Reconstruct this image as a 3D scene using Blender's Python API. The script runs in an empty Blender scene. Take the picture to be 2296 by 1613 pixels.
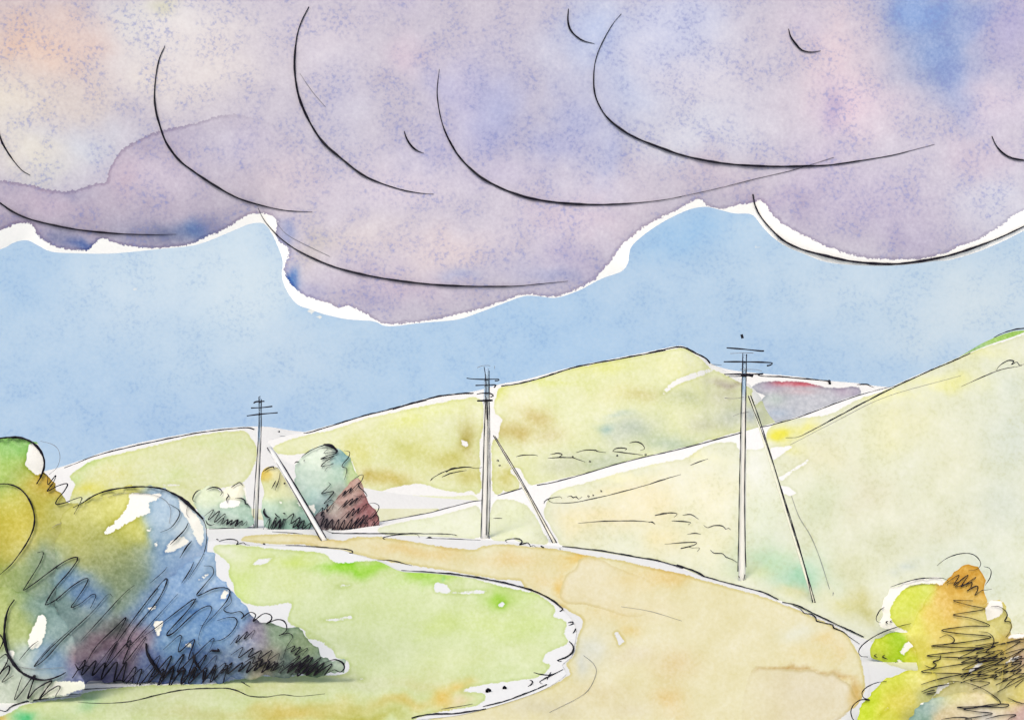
import bpy, math, random
import numpy as np
from mathutils import Vector
from mathutils.bvhtree import BVHTree

random.seed(7)
rng = np.random.default_rng(7)
scene = bpy.context.scene
COL = scene.collection

# ------------------------------------------------------------------ camera model (survey units: 2296 px wide drawing)
EYE = 3.2
F = 2066.0
U0, V0 = 1148.0, 1080.0          # principal column, horizon row
CAM = Vector((0, 0, EYE))


def at(u, v, y):
    return Vector(((u - U0) / F * y, y, EYE - (v - V0) / F * y))


def ground_y(v):
    return EYE * F / (v - V0)


# survey sheets: each maps local sheet coordinates to drawing coordinates
def T1(p): return (p[0] * .4309, 918.4 + p[1] * .4309)
def T2(p): return (382.7 + p[0] * .2847, 803.6 + p[1] * .2847)
def T3(p): return (880.1 + p[0] * .3322, 727.0 + p[1] * .3322)
def T4(p): return (1454.1 + p[0] * .4271, 688.8 + p[1] * .4271)
def T5(p): return (1760.2 + p[0] * .2885, 1148 + p[1] * .2885)
def T6(p): return (688.8 + p[0] * .3667, 1148 + p[1] * .3667)
def T7(p): return (p[0] * .5, p[1] * .5)
def T8(p): return (1148 + p[0] * .5, p[1] * .5)
def T0(p): return p
def M(T, pts): return type(pts)(T(p) for p in pts) if isinstance(pts, list) else [T(p) for p in pts]


def lin(c):
    c = np.asarray(c, float) / 255.0
    return np.where(c <= .04045, c / 12.92, ((c + .055) / 1.055) ** 2.4)


# ------------------------------------------------------------------ numeric helpers
def smooth_curve(pts, closed=False, step=5.0):
    P = [np.array(p, float) for p in pts]
    n = len(P)
    if n < 3 and not closed:
        L = np.linalg.norm(P[-1] - P[0])
        k = max(2, int(L / step))
        return np.array([P[0] + (P[-1] - P[0]) * i / k for i in range(k + 1)])
    out = []
    rngs = range(n) if closed else range(n - 1)
    for i in rngs:
        p1, p2 = P[i % n], P[(i + 1) % n]
        p0 = P[(i - 1) % n] if (closed or i > 0) else 2 * p1 - p2
        p3 = P[(i + 2) % n] if (closed or i + 2 < n) else 2 * p2 - p1
        k = max(2, int(np.linalg.norm(p2 - p1) / step))
        for j in range(k):
            t = j / k
            out.append(.5 * ((2 * p1) + (p2 - p0) * t + (2 * p0 - 5 * p1 + 4 * p2 - p3) * t * t
                             + (3 * p1 - p0 - 3 * p2 + p3) * t ** 3))
    if not closed:
        out.append(P[-1])
    return np.array(out)


def sdf(poly, q, smooth=True, step=9.0):
    """signed distance (inside positive) of points q (n,2) to a closed outline"""
    P = smooth_curve(poly, True, step) if smooth else np.array(poly, float)
    A = P
    B = np.roll(P, -1, 0)
    res = np.empty(len(q))
    for s in range(0, len(q), 20000):
        x = q[s:s + 20000]
        ba = B - A
        pa = x[:, None, :] - A[None]
        h = np.clip((pa * ba).sum(-1) / np.maximum((ba * ba).sum(-1), 1e-9), 0, 1)
        d = np.sqrt(((pa - ba * h[..., None]) ** 2).sum(-1).min(1))
        y = x[:, None, 1]
        c = (A[None, :, 1] > y) != (B[None, :, 1] > y)
        with np.errstate(divide='ignore', invalid='ignore'):
            xi = A[:, 0] + (y - A[:, 1]) * ba[:, 0] / ba[:, 1]
        ins = (c & (x[:, None, 0] < xi)).sum(1) % 2 == 1
        res[s:s + 20000] = np.where(ins, d, -d)
    return res


_perm = rng.random((257, 257))


def vnoise(u, v):
    iu = np.floor(u).astype(int)
    iv = np.floor(v).astype(int)
    fu, fv = u - iu, v - iv
    fu = fu * fu * (3 - 2 * fu)
    fv = fv * fv * (3 - 2 * fv)
    a = _perm[iu % 257, iv % 257]
    b = _perm[(iu + 1) % 257, iv % 257]
    c = _perm[iu % 257, (iv + 1) % 257]
    d = _perm[(iu + 1) % 257, (iv + 1) % 257]
    return (a * (1 - fu) + b * fu) * (1 - fv) + (c * (1 - fu) + d * fu) * fv


def fbm(u, v, s, o=4):
    r = 0
    a = .5
    for i in range(o):
        r = r + a * (vnoise(u / s + 17.3 * i, v / s + 5.1 * i) - .5)
        s *= .5
        a *= .55
    return r * 2


PALE = np.array((243, 241, 234.0))


def wash_colour(q, base, blobs, warp=30.0, wscale=90.0, rbf=0, pale=0.0, sat=1.0, tint=(1, 1, 1)):
    """wet-in-wet pigment: soft blobs of colour flooded into a base wash (linear rgb)"""
    u = q[:, 0] + warp * fbm(q[:, 0], q[:, 1], wscale)
    v = q[:, 1] + warp * fbm(q[:, 0] + 555, q[:, 1] + 91, wscale)
    c = np.tile(np.asarray(base, float), (len(q), 1))
    if rbf:
        W = np.full(len(q), 2e-3)
        c = c * W[:, None]
        for b in blobs:
            d = ((u - b[0]) / b[2] / rbf) ** 2 + ((v - b[1]) / b[3] / rbf) ** 2
            w = np.exp(-d * 1.3) * (b[5] if len(b) > 5 else 1)
            W = W + w
            c = c + w[:, None] * np.asarray(b[4], float)
        c = c / W[:, None]
        blobs = []
    for b in blobs:
        bu, bv, ru, rv, col = b[:5]
        st = b[5] if len(b) > 5 else 1.0
        d = ((u - bu) / ru) ** 2 + ((v - bv) / rv) ** 2
        w = st * np.exp(-d * 1.1)
        c = c + (np.asarray(col, float) - c) * np.minimum(w, 1)[:, None]
    g = c.mean(1, keepdims=True)
    c = (g + (c - g) * sat) * np.asarray(tint)
    c = c + (PALE - c) * pale
    return lin(np.clip(c, 4, 254))


def B(T, k, items):
    """blobs given in sheet coordinates; k = sheet scale"""
    out = []
    for it in items:
        x, y, r = it[0], it[1], it[2]
        rx, ry = r if isinstance(r, tuple) else (r, r)
        u, v = T((x, y))
        out.append((u, v, rx * k, ry * k) + tuple(it[3:]))
    return out


# ------------------------------------------------------------------ materials
def nd(nt, t, **kw):
    n = nt.nodes.new(t)
    for k, v in kw.items():
        setattr(n, k, v)
    return n


def math_n(nt, op, a, b=None, c=None, clamp=False):
    n = nd(nt, 'ShaderNodeMath', operation=op, use_clamp=clamp)
    for i, x in enumerate((a, b, c)):
        if x is None:
            continue
        if isinstance(x, (int, float)):
            n.inputs[i].default_value = x
        else:
            nt.links.new(x, n.inputs[i])
    return n.outputs[0]


def watercolour(name, px, stretch=(1, .35, 1), paper=(238, 238, 234), layers=1, gain=1.0, emit=False,
                wob=3.0, jag=2.2, gran=.35, speck=0.0, speck_col=(120, 140, 190), rim=.55, grain=.05, rimw=9.0, soft=1.3, big=.45, gsize=9.0):
    """pigment washes on rough paper: px = metres per drawing pixel at the surface"""
    m = bpy.data.materials.new(name)
    m.use_nodes = True
    nt = m.node_tree
    nt.nodes.clear()
    L = nt.links
    out = nd(nt, 'ShaderNodeOutputMaterial')
    mp = nd(nt, 'ShaderNodeAttribute', attribute_name='surface_uv')
    mp_v = mp.outputs['Vector']

    def noise(size, detail=2, off=0.0, rough=.55):
        n = nd(nt, 'ShaderNodeTexNoise')
        n.inputs['Scale'].default_value = 1.0 / size
        n.inputs['Detail'].default_value = detail
        n.inputs['Roughness'].default_value = rough
        a = nd(nt, 'ShaderNodeMapping')
        a.inputs['Location'].default_value = (off + .37, off * .7 + .61, off * .013 + size * .43)
        a.inputs['Rotation'].default_value = (.35, .25, .5 + off * .0021)
        L.new(mp_v, a.inputs['Vector'])
        L.new(a.outputs[0], n.inputs['Vector'])
        return n.outputs['Fac']
    n_big = noise(70, 3)
    n_mid = noise(16, 3, 300)
    n_fine = noise(6.0, 2, 700)
    n_gran = noise(gsize, 2, 1100, .6)
    # paper
    pc = nd(nt, 'ShaderNodeRGB')
    pl = lin(paper) * gain
    pc.outputs[0].default_value = (*np.minimum(pl, .97), 1)
    cur = pc.outputs[0]
    for k in range(layers):
        ca = nd(nt, 'ShaderNodeAttribute', attribute_name='wash_colour%d' % k)
        ea = nd(nt, 'ShaderNodeAttribute', attribute_name='wash_edge%d' % k)
        oa = nd(nt, 'ShaderNodeAttribute', attribute_name='wash_alpha%d' % k)
        e = ea.outputs['Fac']
        e = math_n(nt, 'ADD', e, math_n(nt, 'MULTIPLY', math_n(nt, 'SUBTRACT', n_mid, .5), wob * 2.5))
        e = math_n(nt, 'ADD', e, math_n(nt, 'MULTIPLY', math_n(nt, 'SUBTRACT', n_fine, .5), jag * 2.5))
        mr = nd(nt, 'ShaderNodeMapRange', interpolation_type='SMOOTHSTEP')
        mr.inputs['From Min'].default_value = -soft
        mr.inputs['From Max'].default_value = soft
        L.new(e, mr.inputs['Value'])
        mask = math_n(nt, 'MULTIPLY', mr.outputs[0], oa.outputs['Fac'])
        rr = nd(nt, 'ShaderNodeMapRange', interpolation_type='SMOOTHSTEP')
        rr.inputs['From Min'].default_value = 0
        rr.inputs['From Max'].default_value = rimw
        rr.inputs['To Min'].default_value = rim
        rr.inputs['To Max'].default_value = 0
        L.new(e, rr.inputs['Value'])
        # pigment density as an exponent
        dens = math_n(nt, 'ADD', 1.0, math_n(nt, 'MULTIPLY', math_n(nt, 'SUBTRACT', n_big, .5), big * 2))
        dens = math_n(nt, 'ADD', dens, math_n(nt, 'MULTIPLY', math_n(nt, 'SUBTRACT', n_gran, .5), gran * 2.4))
        dens = math_n(nt, 'ADD', dens, math_n(nt, 'MULTIPLY', math_n(nt, 'SUBTRACT', n_fine, .5), gran * 1.6))
        dens = math_n(nt, 'ADD', dens, rr.outputs[0])
        gm = nd(nt, 'ShaderNodeGamma')
        L.new(ca.outputs['Color'], gm.inputs['Color'])
        L.new(dens, gm.inputs['Gamma'])
        col = gm.outputs[0]
        if speck > 0:
            sp = nd(nt, 'ShaderNodeMapRange', interpolation_type='SMOOTHSTEP')
            sp.inputs['From Min'].default_value = .5
            sp.interpolation_type = 'LINEAR'
            sp.inputs['From Max'].default_value = .70
            sp.inputs['To Max'].default_value = speck
            L.new(n_gran, sp.inputs['Value'])
            bg = nd(nt, 'ShaderNodeMapRange', interpolation_type='SMOOTHSTEP')
            bg.inputs['From Min'].default_value = .42
            bg.inputs['From Max'].default_value = .62
            L.new(n_big, bg.inputs['Value'])
            f = math_n(nt, 'MULTIPLY', sp.outputs[0], bg.outputs[0])
            sm = nd(nt, 'ShaderNodeMix', data_type='RGBA')
            L.new(f, sm.inputs[0])
            L.new(col, sm.inputs[6])
            sm.inputs[7].default_value = (*lin(speck_col), 1)
            col = sm.outputs[2]
        if gain != 1.0:
            g = nd(nt, 'ShaderNodeVectorMath', operation='SCALE')
            L.new(col, g.inputs[0])
            g.inputs['Scale'].default_value = gain
            col = g.outputs[0]
        mx = nd(nt, 'ShaderNodeMix', data_type='RGBA')
        L.new(mask, mx.inputs[0])
        L.new(cur, mx.inputs[6])
        L.new(col, mx.inputs[7])
        cur = mx.outputs[2]
    # paper tooth
    tooth = math_n(nt, 'ADD', 1.0, math_n(nt, 'MULTIPLY', math_n(nt, 'SUBTRACT', n_fine, .5), grain * 2.5))
    g = nd(nt, 'ShaderNodeVectorMath', operation='SCALE')
    L.new(cur, g.inputs[0])
    L.new(tooth, g.inputs['Scale'])
    if emit:
        b = nd(nt, 'ShaderNodeEmission')
        L.new(g.outputs[0], b.inputs['Color'])
    else:
        b = nd(nt, 'ShaderNodeBsdfDiffuse')
        b.inputs['Roughness'].default_value = .3
        L.new(g.outputs[0], b.inputs['Color'])
    L.new(b.outputs[0], out.inputs['Surface'])
    return m


def ink_mat(name, c, var=.02):
    m = bpy.data.materials.new(name)
    m.use_nodes = True
    nt = m.node_tree
    bs = nt.nodes['Principled BSDF']
    n = nd(nt, 'ShaderNodeTexNoise')
    n.inputs['Scale'].default_value = 3.0
    n.inputs['Detail'].default_value = 4
    r = nd(nt, 'ShaderNodeValToRGB')
    a = lin(c)
    r.color_ramp.elements[0].color = (*a, 1)
    r.color_ramp.elements[0].position = .35
    r.color_ramp.elements[1].color = (*np.minimum(a + var, 1), 1)
    r.color_ramp.elements[1].position = .75
    nt.links.new(n.outputs['Fac'], r.inputs[0])
    nt.links.new(r.outputs[0], bs.inputs['Base Color'])
    bs.inputs['Roughness'].default_value = .9
    bs.inputs['Specular IOR Level'].default_value = .05
    return m


INK = ink_mat('black_ink', (26, 24, 36))
PENCIL = ink_mat('grey_pencil', (120, 118, 125), .08)

# ------------------------------------------------------------------ objects
BVH = {}


def link(name, mesh, parent=None, mat=None):
    o = bpy.data.objects.new(name, mesh)
    COL.objects.link(o)
    if parent:
        o.parent = parent
    if mat:
        mesh.materials.append(mat)
    return o


def empty(name, loc):
    o = bpy.data.objects.new(name, None)
    o.empty_display_size = .3
    COL.objects.link(o)
    o.location = loc
    return o


def tag(o, label=None, cat=None, group=None, kind=None):
    if label: o['label'] = label
    if cat: o['category'] = cat
    if group: o['group'] = group
    if kind: o['kind'] = kind
    return o


def mesh_from(name, verts, faces, attrs, base=(0, 0, 0)):
    v = np.asarray(verts, np.float64) - np.asarray(base)
    me = bpy.data.meshes.new(name)
    faces = np.asarray(faces, np.int32)
    n, k = faces.shape
    me.vertices.add(len(v))
    me.vertices.foreach_set('co', v.astype(np.float32).ravel())
    me.loops.add(n * k)
    me.loops.foreach_set('vertex_index', faces.ravel())
    me.polygons.add(n)
    me.polygons.foreach_set('loop_start', np.arange(0, n * k, k, dtype=np.int32))
    me.polygons.foreach_set('use_smooth', np.ones(n, bool))
    me.update(calc_edges=True)
    for key, val in attrs.items():
        if key == 'surface_uv':
            a = me.attributes.new(key, 'FLOAT_VECTOR', 'POINT')
            c = np.zeros((len(v), 3), np.float32)
            c[:, :2] = val
            a.data.foreach_set('vector', c.ravel())
        elif val.ndim == 2:
            a = me.attributes.new(key, 'FLOAT_COLOR', 'POINT')
            c = np.ones((len(v), 4), np.float32)
            c[:, :3] = val
            a.data.foreach_set('color', c.ravel())
        else:
            a = me.attributes.new(key, 'FLOAT', 'POINT')
            a.data.foreach_set('value', val.astype(np.float32))
    me.validate()
    return me


def layer_attrs(q, layers):
    """layers: list of dict(poly list, holes list, base, blobs, alpha fn, feather)"""
    at_ = {'surface_uv': q.copy()}
    for k, l in enumerate(layers):
        if l.get('polys'):
            e = np.max([sdf(p, q) for p in l['polys']], 0) + l.get('grow', 0)
        else:
            e = np.full(len(q), 60.0)
        for h in l.get('holes', []):
            e = np.minimum(e, -sdf(h, q, smooth=len(h) > 6) - 1.0)
        at_['wash_edge%d' % k] = np.clip(e, -60, 60)
        at_['wash_colour%d' % k] = l['cfn'](q) if 'cfn' in l else wash_colour(q, l['base'], l.get('blobs', []), l.get('warp', 30), l.get('wscale', 90), 0, l.get('pale', .10), l.get('sat', 1.0), l.get('tint', (1, 1, 1)))
        at_['wash_alpha%d' % k] = l['alpha'](q) if 'alpha' in l else np.ones(len(q))
    return at_


def grid_faces(nu, nv):
    i = np.arange(nu * nv).reshape(nv, nu)
    return np.stack([i[:-1, :-1], i[:-1, 1:], i[1:, 1:], i[1:, :-1]], -1).reshape(-1, 4)


def project(v):
    return np.stack([U0 + F * v[:, 0] / v[:, 1], V0 - F * (v[:, 2] - EYE) / v[:, 1]], 1)


def bvh_of(verts, faces):
    return BVHTree.FromPolygons([tuple(x) for x in verts], [tuple(int(i) for i in f) for f in faces], epsilon=0.0)


def masked_grid(outline, step, margin=1):
    """grid cells covering an outline, border vertices pulled on to the outline"""
    P = smooth_curve(outline, True, 8)
    u0, v0 = P.min(0) - step * 1.5
    u1, v1 = P.max(0) + step * 1.5
    us = np.arange(u0, u1 + step, step)
    vs = np.arange(v0, v1 + step, step)
    q = np.stack(np.meshgrid(us, vs), -1).reshape(-1, 2)
    d = sdf(P, q, smooth=False)
    f = grid_faces(len(us), len(vs))
    keep = (d[f] > 0).any(1)
    f = f[keep]
    for _ in range(2):
        neg = d < 0
        neg &= d > -step * 3
        qn = q[neg]
        h = 1.0
        gx = (sdf(P, qn + [h, 0], smooth=False) - sdf(P, qn - [h, 0], smooth=False)) / 2 / h
        gy = (sdf(P, qn + [0, h], smooth=False) - sdf(P, qn - [0, h], smooth=False)) / 2 / h
        g = np.stack([gx, gy], 1)
        ln = np.maximum(np.linalg.norm(g, axis=1), .3)
        q[neg] = qn - g / ln[:, None] * d[neg][:, None]
        d[neg] = sdf(P, q[neg], smooth=False)
    used = np.unique(f)
    remap = -np.ones(len(q), int)
    remap[used] = np.arange(len(used))
    return q[used], np.maximum(d[used], 0), remap[f]


# ------------------------------------------------------------------ ink strokes
def rayhit(u, v, trees):
    d = (at(u, v, 1.0) - CAM).normalized()
    best = None
    for t in trees:
        h = t.ray_cast(CAM, d)
        if h[0] is not None and (best is None or h[3] < best[1]):
            best = (h[0], h[3])
    return best[0].y if best else None


def tube(verts, faces, pts, rad, ns=5):
    n = len(pts)
    b = len(verts)
    for i in range(n):
        t = (pts[min(i + 1, n - 1)] - pts[max(i - 1, 0)])
        if t.length < 1e-9:
            t = Vector((1, 0, 0))
        t.normalize()
        view = (pts[i] - CAM).normalized()
        s = t.cross(view)
        if s.length < 1e-6:
            s = Vector((1, 0, 0))
        s.normalize()
        w = s.cross(t).normalized()
        for k in range(ns):
            a = 2 * math.pi * k / ns
            verts.append(pts[i] + (s * math.cos(a) + w * math.sin(a)) * rad[i])
    for i in range(n - 1):
        for k in range(ns):
            k2 = (k + 1) % ns
            faces.append((b + i * ns + k, b + i * ns + k2, b + (i + 1) * ns + k2, b + (i + 1) * ns + k))


def ink(name, strokes, *a, **k):
    o = None
    for st in strokes:
        o = ink_one('ink_hatching' if (name == 'ink_line' and len(st[0]) > 9 and len(st[0]) % 2 and isinstance(st[0], Hatch)) else name, [st], *a, **k)
    return o


class Hatch(list):
    pass


def ink_one(name, strokes, trees, parent, ydef, mat=None, base=(0, 0, 0), lift=.0015, label=None, step=3.5, ground=False):
    """strokes: (points in drawing coords, width, [taper start, taper end])  drawn on the surfaces in trees"""
    ground = name.endswith('outline') or name.endswith('mark')
    verts, faces = [], []
    for s in strokes:
        pts, w = s[0], s[1]
        ta = s[2] if len(s) > 2 else (.35, .25)
        c = smooth_curve(pts, False, step)
        n = len(c)
        ys = [rayhit(u, v, trees) if trees else None for u, v in c]
        good = [i for i, y in enumerate(ys) if y is not None]
        P, R = [], []
        ph = random.random() * 9
        for i, (u, v) in enumerate(c):
            y = ys[i]
            if y is None:
                y = ys[min(good, key=lambda g: abs(g - i))] if good else ydef
                if not ground:
                    y = min(y, ydef)
            t = i / max(1, n - 1)
            a = min(1.0, ta[0] + (1 - ta[0]) * t / .3) if ta[0] < 1 else 1
            b = min(1.0, ta[1] + (1 - ta[1]) * (1 - t) / .35) if ta[1] < 1 else 1
            wd = w * a * b * (1 + .18 * math.sin(i * .37 + ph) + .1 * math.sin(i * 1.1 + ph * 2))
            r = max(.42, wd * .5) * y / F
            if ground:
                p = at(u, v, y)
                p.z += r * .9 + .018
            else:
                p = at(u, v, y * (1 - lift) - r * .9)
            P.append(p - Vector(base))
            R.append(r)
        # guard against depth jumps along a stroke
        # (strokes running off an edge keep the depth of the surface they started on)
        off = len(verts)
        tube(verts, faces, [p + Vector(base) for p in P], R)
        for i in range(off, len(verts)):
            verts[i] = verts[i] - Vector(base)
    me = bpy.data.meshes.new(name)
    me.from_pydata([tuple(v) for v in verts], [], faces)
    me.polygons.foreach_set('use_smooth', [True] * len(me.polygons))
    o = link(name, me, parent, mat or INK)
    if label:
        o['label'] = label
    return o


def zig(p0, p1, n, h, ang=60, jit=.25, drift=0.0):
    """a hatching scribble from p0 to p1: n up-and-down pen strokes of length h leaning at ang degrees"""
    out = []
    n = max(3, int(n * .62))
    a = math.radians(ang)
    dx, dy = math.cos(a), -math.sin(a)
    for i in range(n * 2 + 1):
        t = i / (n * 2)
        x = p0[0] + (p1[0] - p0[0]) * t
        y = p0[1] + (p1[1] - p0[1]) * t
        k = (.5 if i % 2 else -.5) * h * (1 + random.uniform(-jit, jit))
        out.append((x + dx * k + random.uniform(-1, 1) * h * .09, y + dy * k + random.uniform(-1, 1) * h * .06))
    return Hatch(out)


# ================================================================== SKY
def build_sky():
    R = 900.0
    na, nz = 420, 150
    a = np.radians(np.linspace(-105, 105, na))
    z = np.linspace(-30, 760, nz)
    A, Z = np.meshgrid(a, z)
    v = np.stack([R * np.sin(A), R * np.cos(A), Z], -1).reshape(-1, 3)
    vv = v.copy()
    vv[:, 1] = np.maximum(vv[:, 1], 150)
    q = project(vv)
    blobs = [
        (500, 640, 280, 140, (212, 228, 240), 1), (330, 620, 200, 90, (200, 220, 238), .8), (250, 720, 200, 80, (192, 214, 236), .7), (560, 530, 90, 70, (205, 224, 240), .8),
        (60, 620, 120, 90, (165, 198, 232), .8), (250, 930, 300, 110, (164, 195, 230), .9), (120, 860, 160, 120, (172, 202, 233), .7),
        (640, 790, 160, 70, (190, 212, 234), .7), (720, 700, 70, 40, (165, 200, 235), .8), (560, 930, 160, 70, (168, 198, 232), .8),
        (1200, 800, 300, 110, (160, 197, 235), .8), (1560, 520, 150, 60, (150, 193, 234), .9), (1700, 520, 60, 40, (190, 215, 238), .8),
        (1480, 640, 160, 70, (176, 205, 234), .7), (1760, 600, 100, 50, (186, 212, 236), .7), (1950, 680, 260, 120, (182, 207, 231), .8),
        (2200, 690, 220, 160, (204, 220, 232), 1), (1900, 640, 160, 60, (196, 216, 234), .8), (1760, 830, 200, 80, (164, 196, 230), .7), (1050, 760, 200, 70, (172, 203, 234), .7),
        (820, 920, 150, 50, (160, 194, 230), .6), (2050, 820, 120, 50, (170, 200, 231), .7), (1180, 700, 120, 50, (165, 200, 235), .6),
    ]
    holes = [M(T7, [(598, 1285), (635, 1282), (628, 1315), (603, 1310)]), M(T7, [(1560, 1485), (1635, 1482), (1630, 1490), (1570, 1492)]),
             M(T8, [(1070, 1085), (1110, 1095), (1125, 1112), (1090, 1108)]), M(T7, [(1318, 1340), (1400, 1388), (1475, 1450), (1385, 1402)]),
             M(T8, [(1860, 1200), (1895, 1192), (1880, 1212)])]
    at_ = layer_attrs(q, [dict(holes=holes, base=(174, 203, 232), blobs=blobs, warp=70, wscale=160, pale=.15)])
    f = grid_faces(na, nz)
    m = watercolour('sky_wash', R / F, stretch=(1, 1, 1), emit=True, gran=.12, speck=.28, speck_col=(135, 168, 216), big=.22, gsize=8, grain=.035, wob=1.5, jag=1.5, rim=.1)
    o = link('sky', mesh_from('sky', v, f, at_), None, m)
    tag(o, 'pale blue watercolour sky under the cloud bank', 'sky', kind='structure')


# ================================================================== CLOUD
def build_cloud():
    outer = M(T7, [(0, 1118), (60, 1088), (120, 1076), (170, 1100), (230, 1128), (330, 1135), (480, 1137), (600, 1128), (720, 1116), (850, 1103),
                   (905, 1090), (960, 1070), (1050, 1032), (1120, 1004), (1180, 1000), (1212, 1035), (1240, 1090), (1268, 1170), (1264, 1240), (1290, 1310),
                   (1335, 1365), (1390, 1385), (1440, 1404), (1540, 1428), (1600, 1434), (1680, 1440), (1740, 1462), (1900, 1446), (2050, 1432), (2150, 1400)]) \
        + M(T8, [(0, 1345), (60, 1326), (120, 1328), (200, 1334), (300, 1302), (375, 1262), (425, 1240), (490, 1217), (520, 1180), (532, 1112), (580, 1062),
                 (650, 1012), (720, 972), (800, 938), (870, 927), (930, 940), (1000, 957), (1075, 960), (1110, 1000), (1160, 1055), (1225, 1102), (1310, 1138), (1400, 1172),
                 (1500, 1186), (1650, 1192), (1780, 1186), (1900, 1170), (1960, 1166), (2080, 1132), (2200, 1082), (2296, 1034), (2500, 930), (2900, 850), (3700, 900)])
    outer = [(-700, 520), (-300, 600), (-120, 590)] + outer + [(3000, -420), (1150, -430), (-700, -420)]
    inner = M(T7, [(0, 1030), (40, 1020), (60, 1005), (110, 998), (150, 1010), (162, 1045), (200, 1080), (260, 1110), (340, 1120), (390, 1122), (420, 1095),
                   (450, 1070), (480, 1075), (520, 1090), (600, 1105), (680, 1112), (760, 1108), (850, 1095), (910, 1070), (940, 1055), (1000, 1030), (1060, 995),
                   (1110, 965), (1180, 957), (1220, 965), (1245, 990), (1234, 1040), (1250, 1080), (1290, 1110), (1295, 1135), (1280, 1180), (1275, 1215),
                   (1300, 1270), (1360, 1320), (1420, 1345), (1500, 1365), (1520, 1388), (1550, 1370), (1610, 1390), (1680, 1430), (1730, 1455), (1800, 1450), (1900, 1440),
                   (2000, 1420), (2150, 1385)]) \
        + M(T8, [(0, 1335), (30, 1325), (80, 1318), (150, 1328), (200, 1325), (280, 1300), (330, 1275), (375, 1250), (400, 1215), (450, 1165), (480, 1110),
                 (540, 1060), (600, 1010), (700, 960), (780, 920), (835, 890), (860, 910), (900, 930), (950, 935), (1010, 920), (1080, 908), (1125, 898), (1150, 940),
                 (1210, 1000), (1290, 1045), (1380, 1090), (1480, 1130), (1560, 1150), (1640, 1162), (1750, 1163), (1850, 1158), (1950, 1130), (2000, 1105), (2080, 1080),
                 (2180, 1020), (2240, 970), (2296, 945), (2500, 860), (2900, 800), (3700, 850)])
    inner = [(-700, 470), (-300, 555), (-120, 545)] + inner + [(3000, -600), (1150, -600), (-700, -600)]
    blobs = [
        (90, 100, 170, 130, (228, 206, 190)), (150, 230, 120, 80, (216, 208, 200), .8), (10, 250, 90, 90, (225, 220, 206)), (400, 70, 160, 100, (227, 227, 225)),
        (375, 25, 40, 25, (208, 211, 182), .7), (290, 60, 50, 90, (222, 224, 222), .8), (200, 70, 60, 60, (226, 205, 194), .5), (330, 180, 100, 60, (225, 221, 216)), (480, 150, 120, 100, (223, 219, 217)),
        (170, 330, 120, 60, (206, 212, 221)), (60, 350, 80, 50, (221, 219, 208)), (110, 380, 60, 30, (212, 214, 212), .7),
        (720, 100, 130, 120, (211, 207, 217)), (870, 20, 80, 40, (200, 196, 214), .7), (925, 130, 50, 35, (216, 200, 212), .6), (1050, 230, 100, 120, (200, 197, 216)), (1090, 280, 70, 110, (186, 188, 218), .8),
        (770, 300, 110, 110, (205, 204, 218), .7), (900, 410, 140, 70, (209, 204, 215)), (620, 430, 120, 80, (208, 200, 209)), (800, 550, 120, 60, (209, 203, 206)), (715, 550, 45, 40, (196, 192, 186), .6),
        (1330, 70, 110, 90, (184, 199, 228), 1), (1420, 190, 100, 110, (188, 201, 228), .9), (1480, 60, 80, 60, (196, 206, 228), .8), (1290, 260, 70, 90, (182, 190, 222), .8), (1330, 390, 60, 60, (190, 196, 220), .7),
        (1580, 150, 140, 100, (213, 213, 223)), (1560, 290, 140, 80, (208, 212, 223)), (1500, 60, 60, 60, (200, 206, 226), .7), (1870, 130, 100, 110, (222, 208, 214), .9), (1900, 240, 80, 80, (221, 206, 216)),
        (1850, 250, 26, 50, (192, 180, 206), .8), (1800, 60, 40, 60, (205, 198, 214), .6), (2060, 20, 90, 70, (146, 172, 216)), (2120, 110, 95, 100, (138, 164, 210)), (2180, 200, 70, 70, (152, 170, 210), .9), (1540, 60, 120, 80, (198, 206, 228), .8), (2070, 10, 60, 40, (140, 170, 218)), (2150, 170, 50, 70, (136, 160, 208), .9), (2200, 40, 60, 40, (150, 170, 214), .8),
        (2280, 60, 60, 90, (178, 176, 208)), (2230, 230, 90, 70, (206, 199, 213)), (1960, 480, 170, 80, (192, 186, 206)), (1720, 430, 110, 30, (188, 180, 202)), (1600, 400, 130, 50, (204, 196, 208), .8),
        (2230, 430, 70, 60, (208, 211, 222)), (2190, 340, 70, 40, (200, 190, 204), .7), (1820, 370, 70, 60, (196, 188, 208), .7),
        (900, 660, 160, 50, (198, 188, 203), .9), (1020, 580, 140, 50, (213, 204, 207)), (1300, 590, 90, 60, (190, 185, 207)), (1180, 620, 80, 40, (192, 192, 214), .7), (1330, 480, 130, 50, (208, 198, 210), .8),
        (1130, 230, 60, 90, (170, 178, 216), .8), (1000, 210, 50, 60, (186, 188, 218), .7), (1240, 330, 60, 60, (178, 184, 218), .7), (1360, 330, 40, 70, (182, 190, 220), .7), (760, 200, 60, 80, (198, 198, 216), .7), (960, 330, 70, 50, (190, 190, 216), .7), (1140, 400, 90, 40, (194, 190, 212), .7), (560, 330, 60, 60, (196, 192, 212), .7),
        (663, 612, 24, 26, (86, 130, 190), 1.2), (700, 660, 40, 30, (176, 176, 204), .8), (625, 520, 22, 22, (150, 162, 200), .9), (1040, 640, 50, 20, (165, 178, 212), .6), (1250, 625, 60, 18, (165, 172, 206), .7),
        (830, 700, 50, 25, (176, 172, 198), .7), (1820, 470, 40, 40, (180, 172, 196), .6), (2050, 530, 90, 30, (182, 176, 200), .7),
    ]
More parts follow.
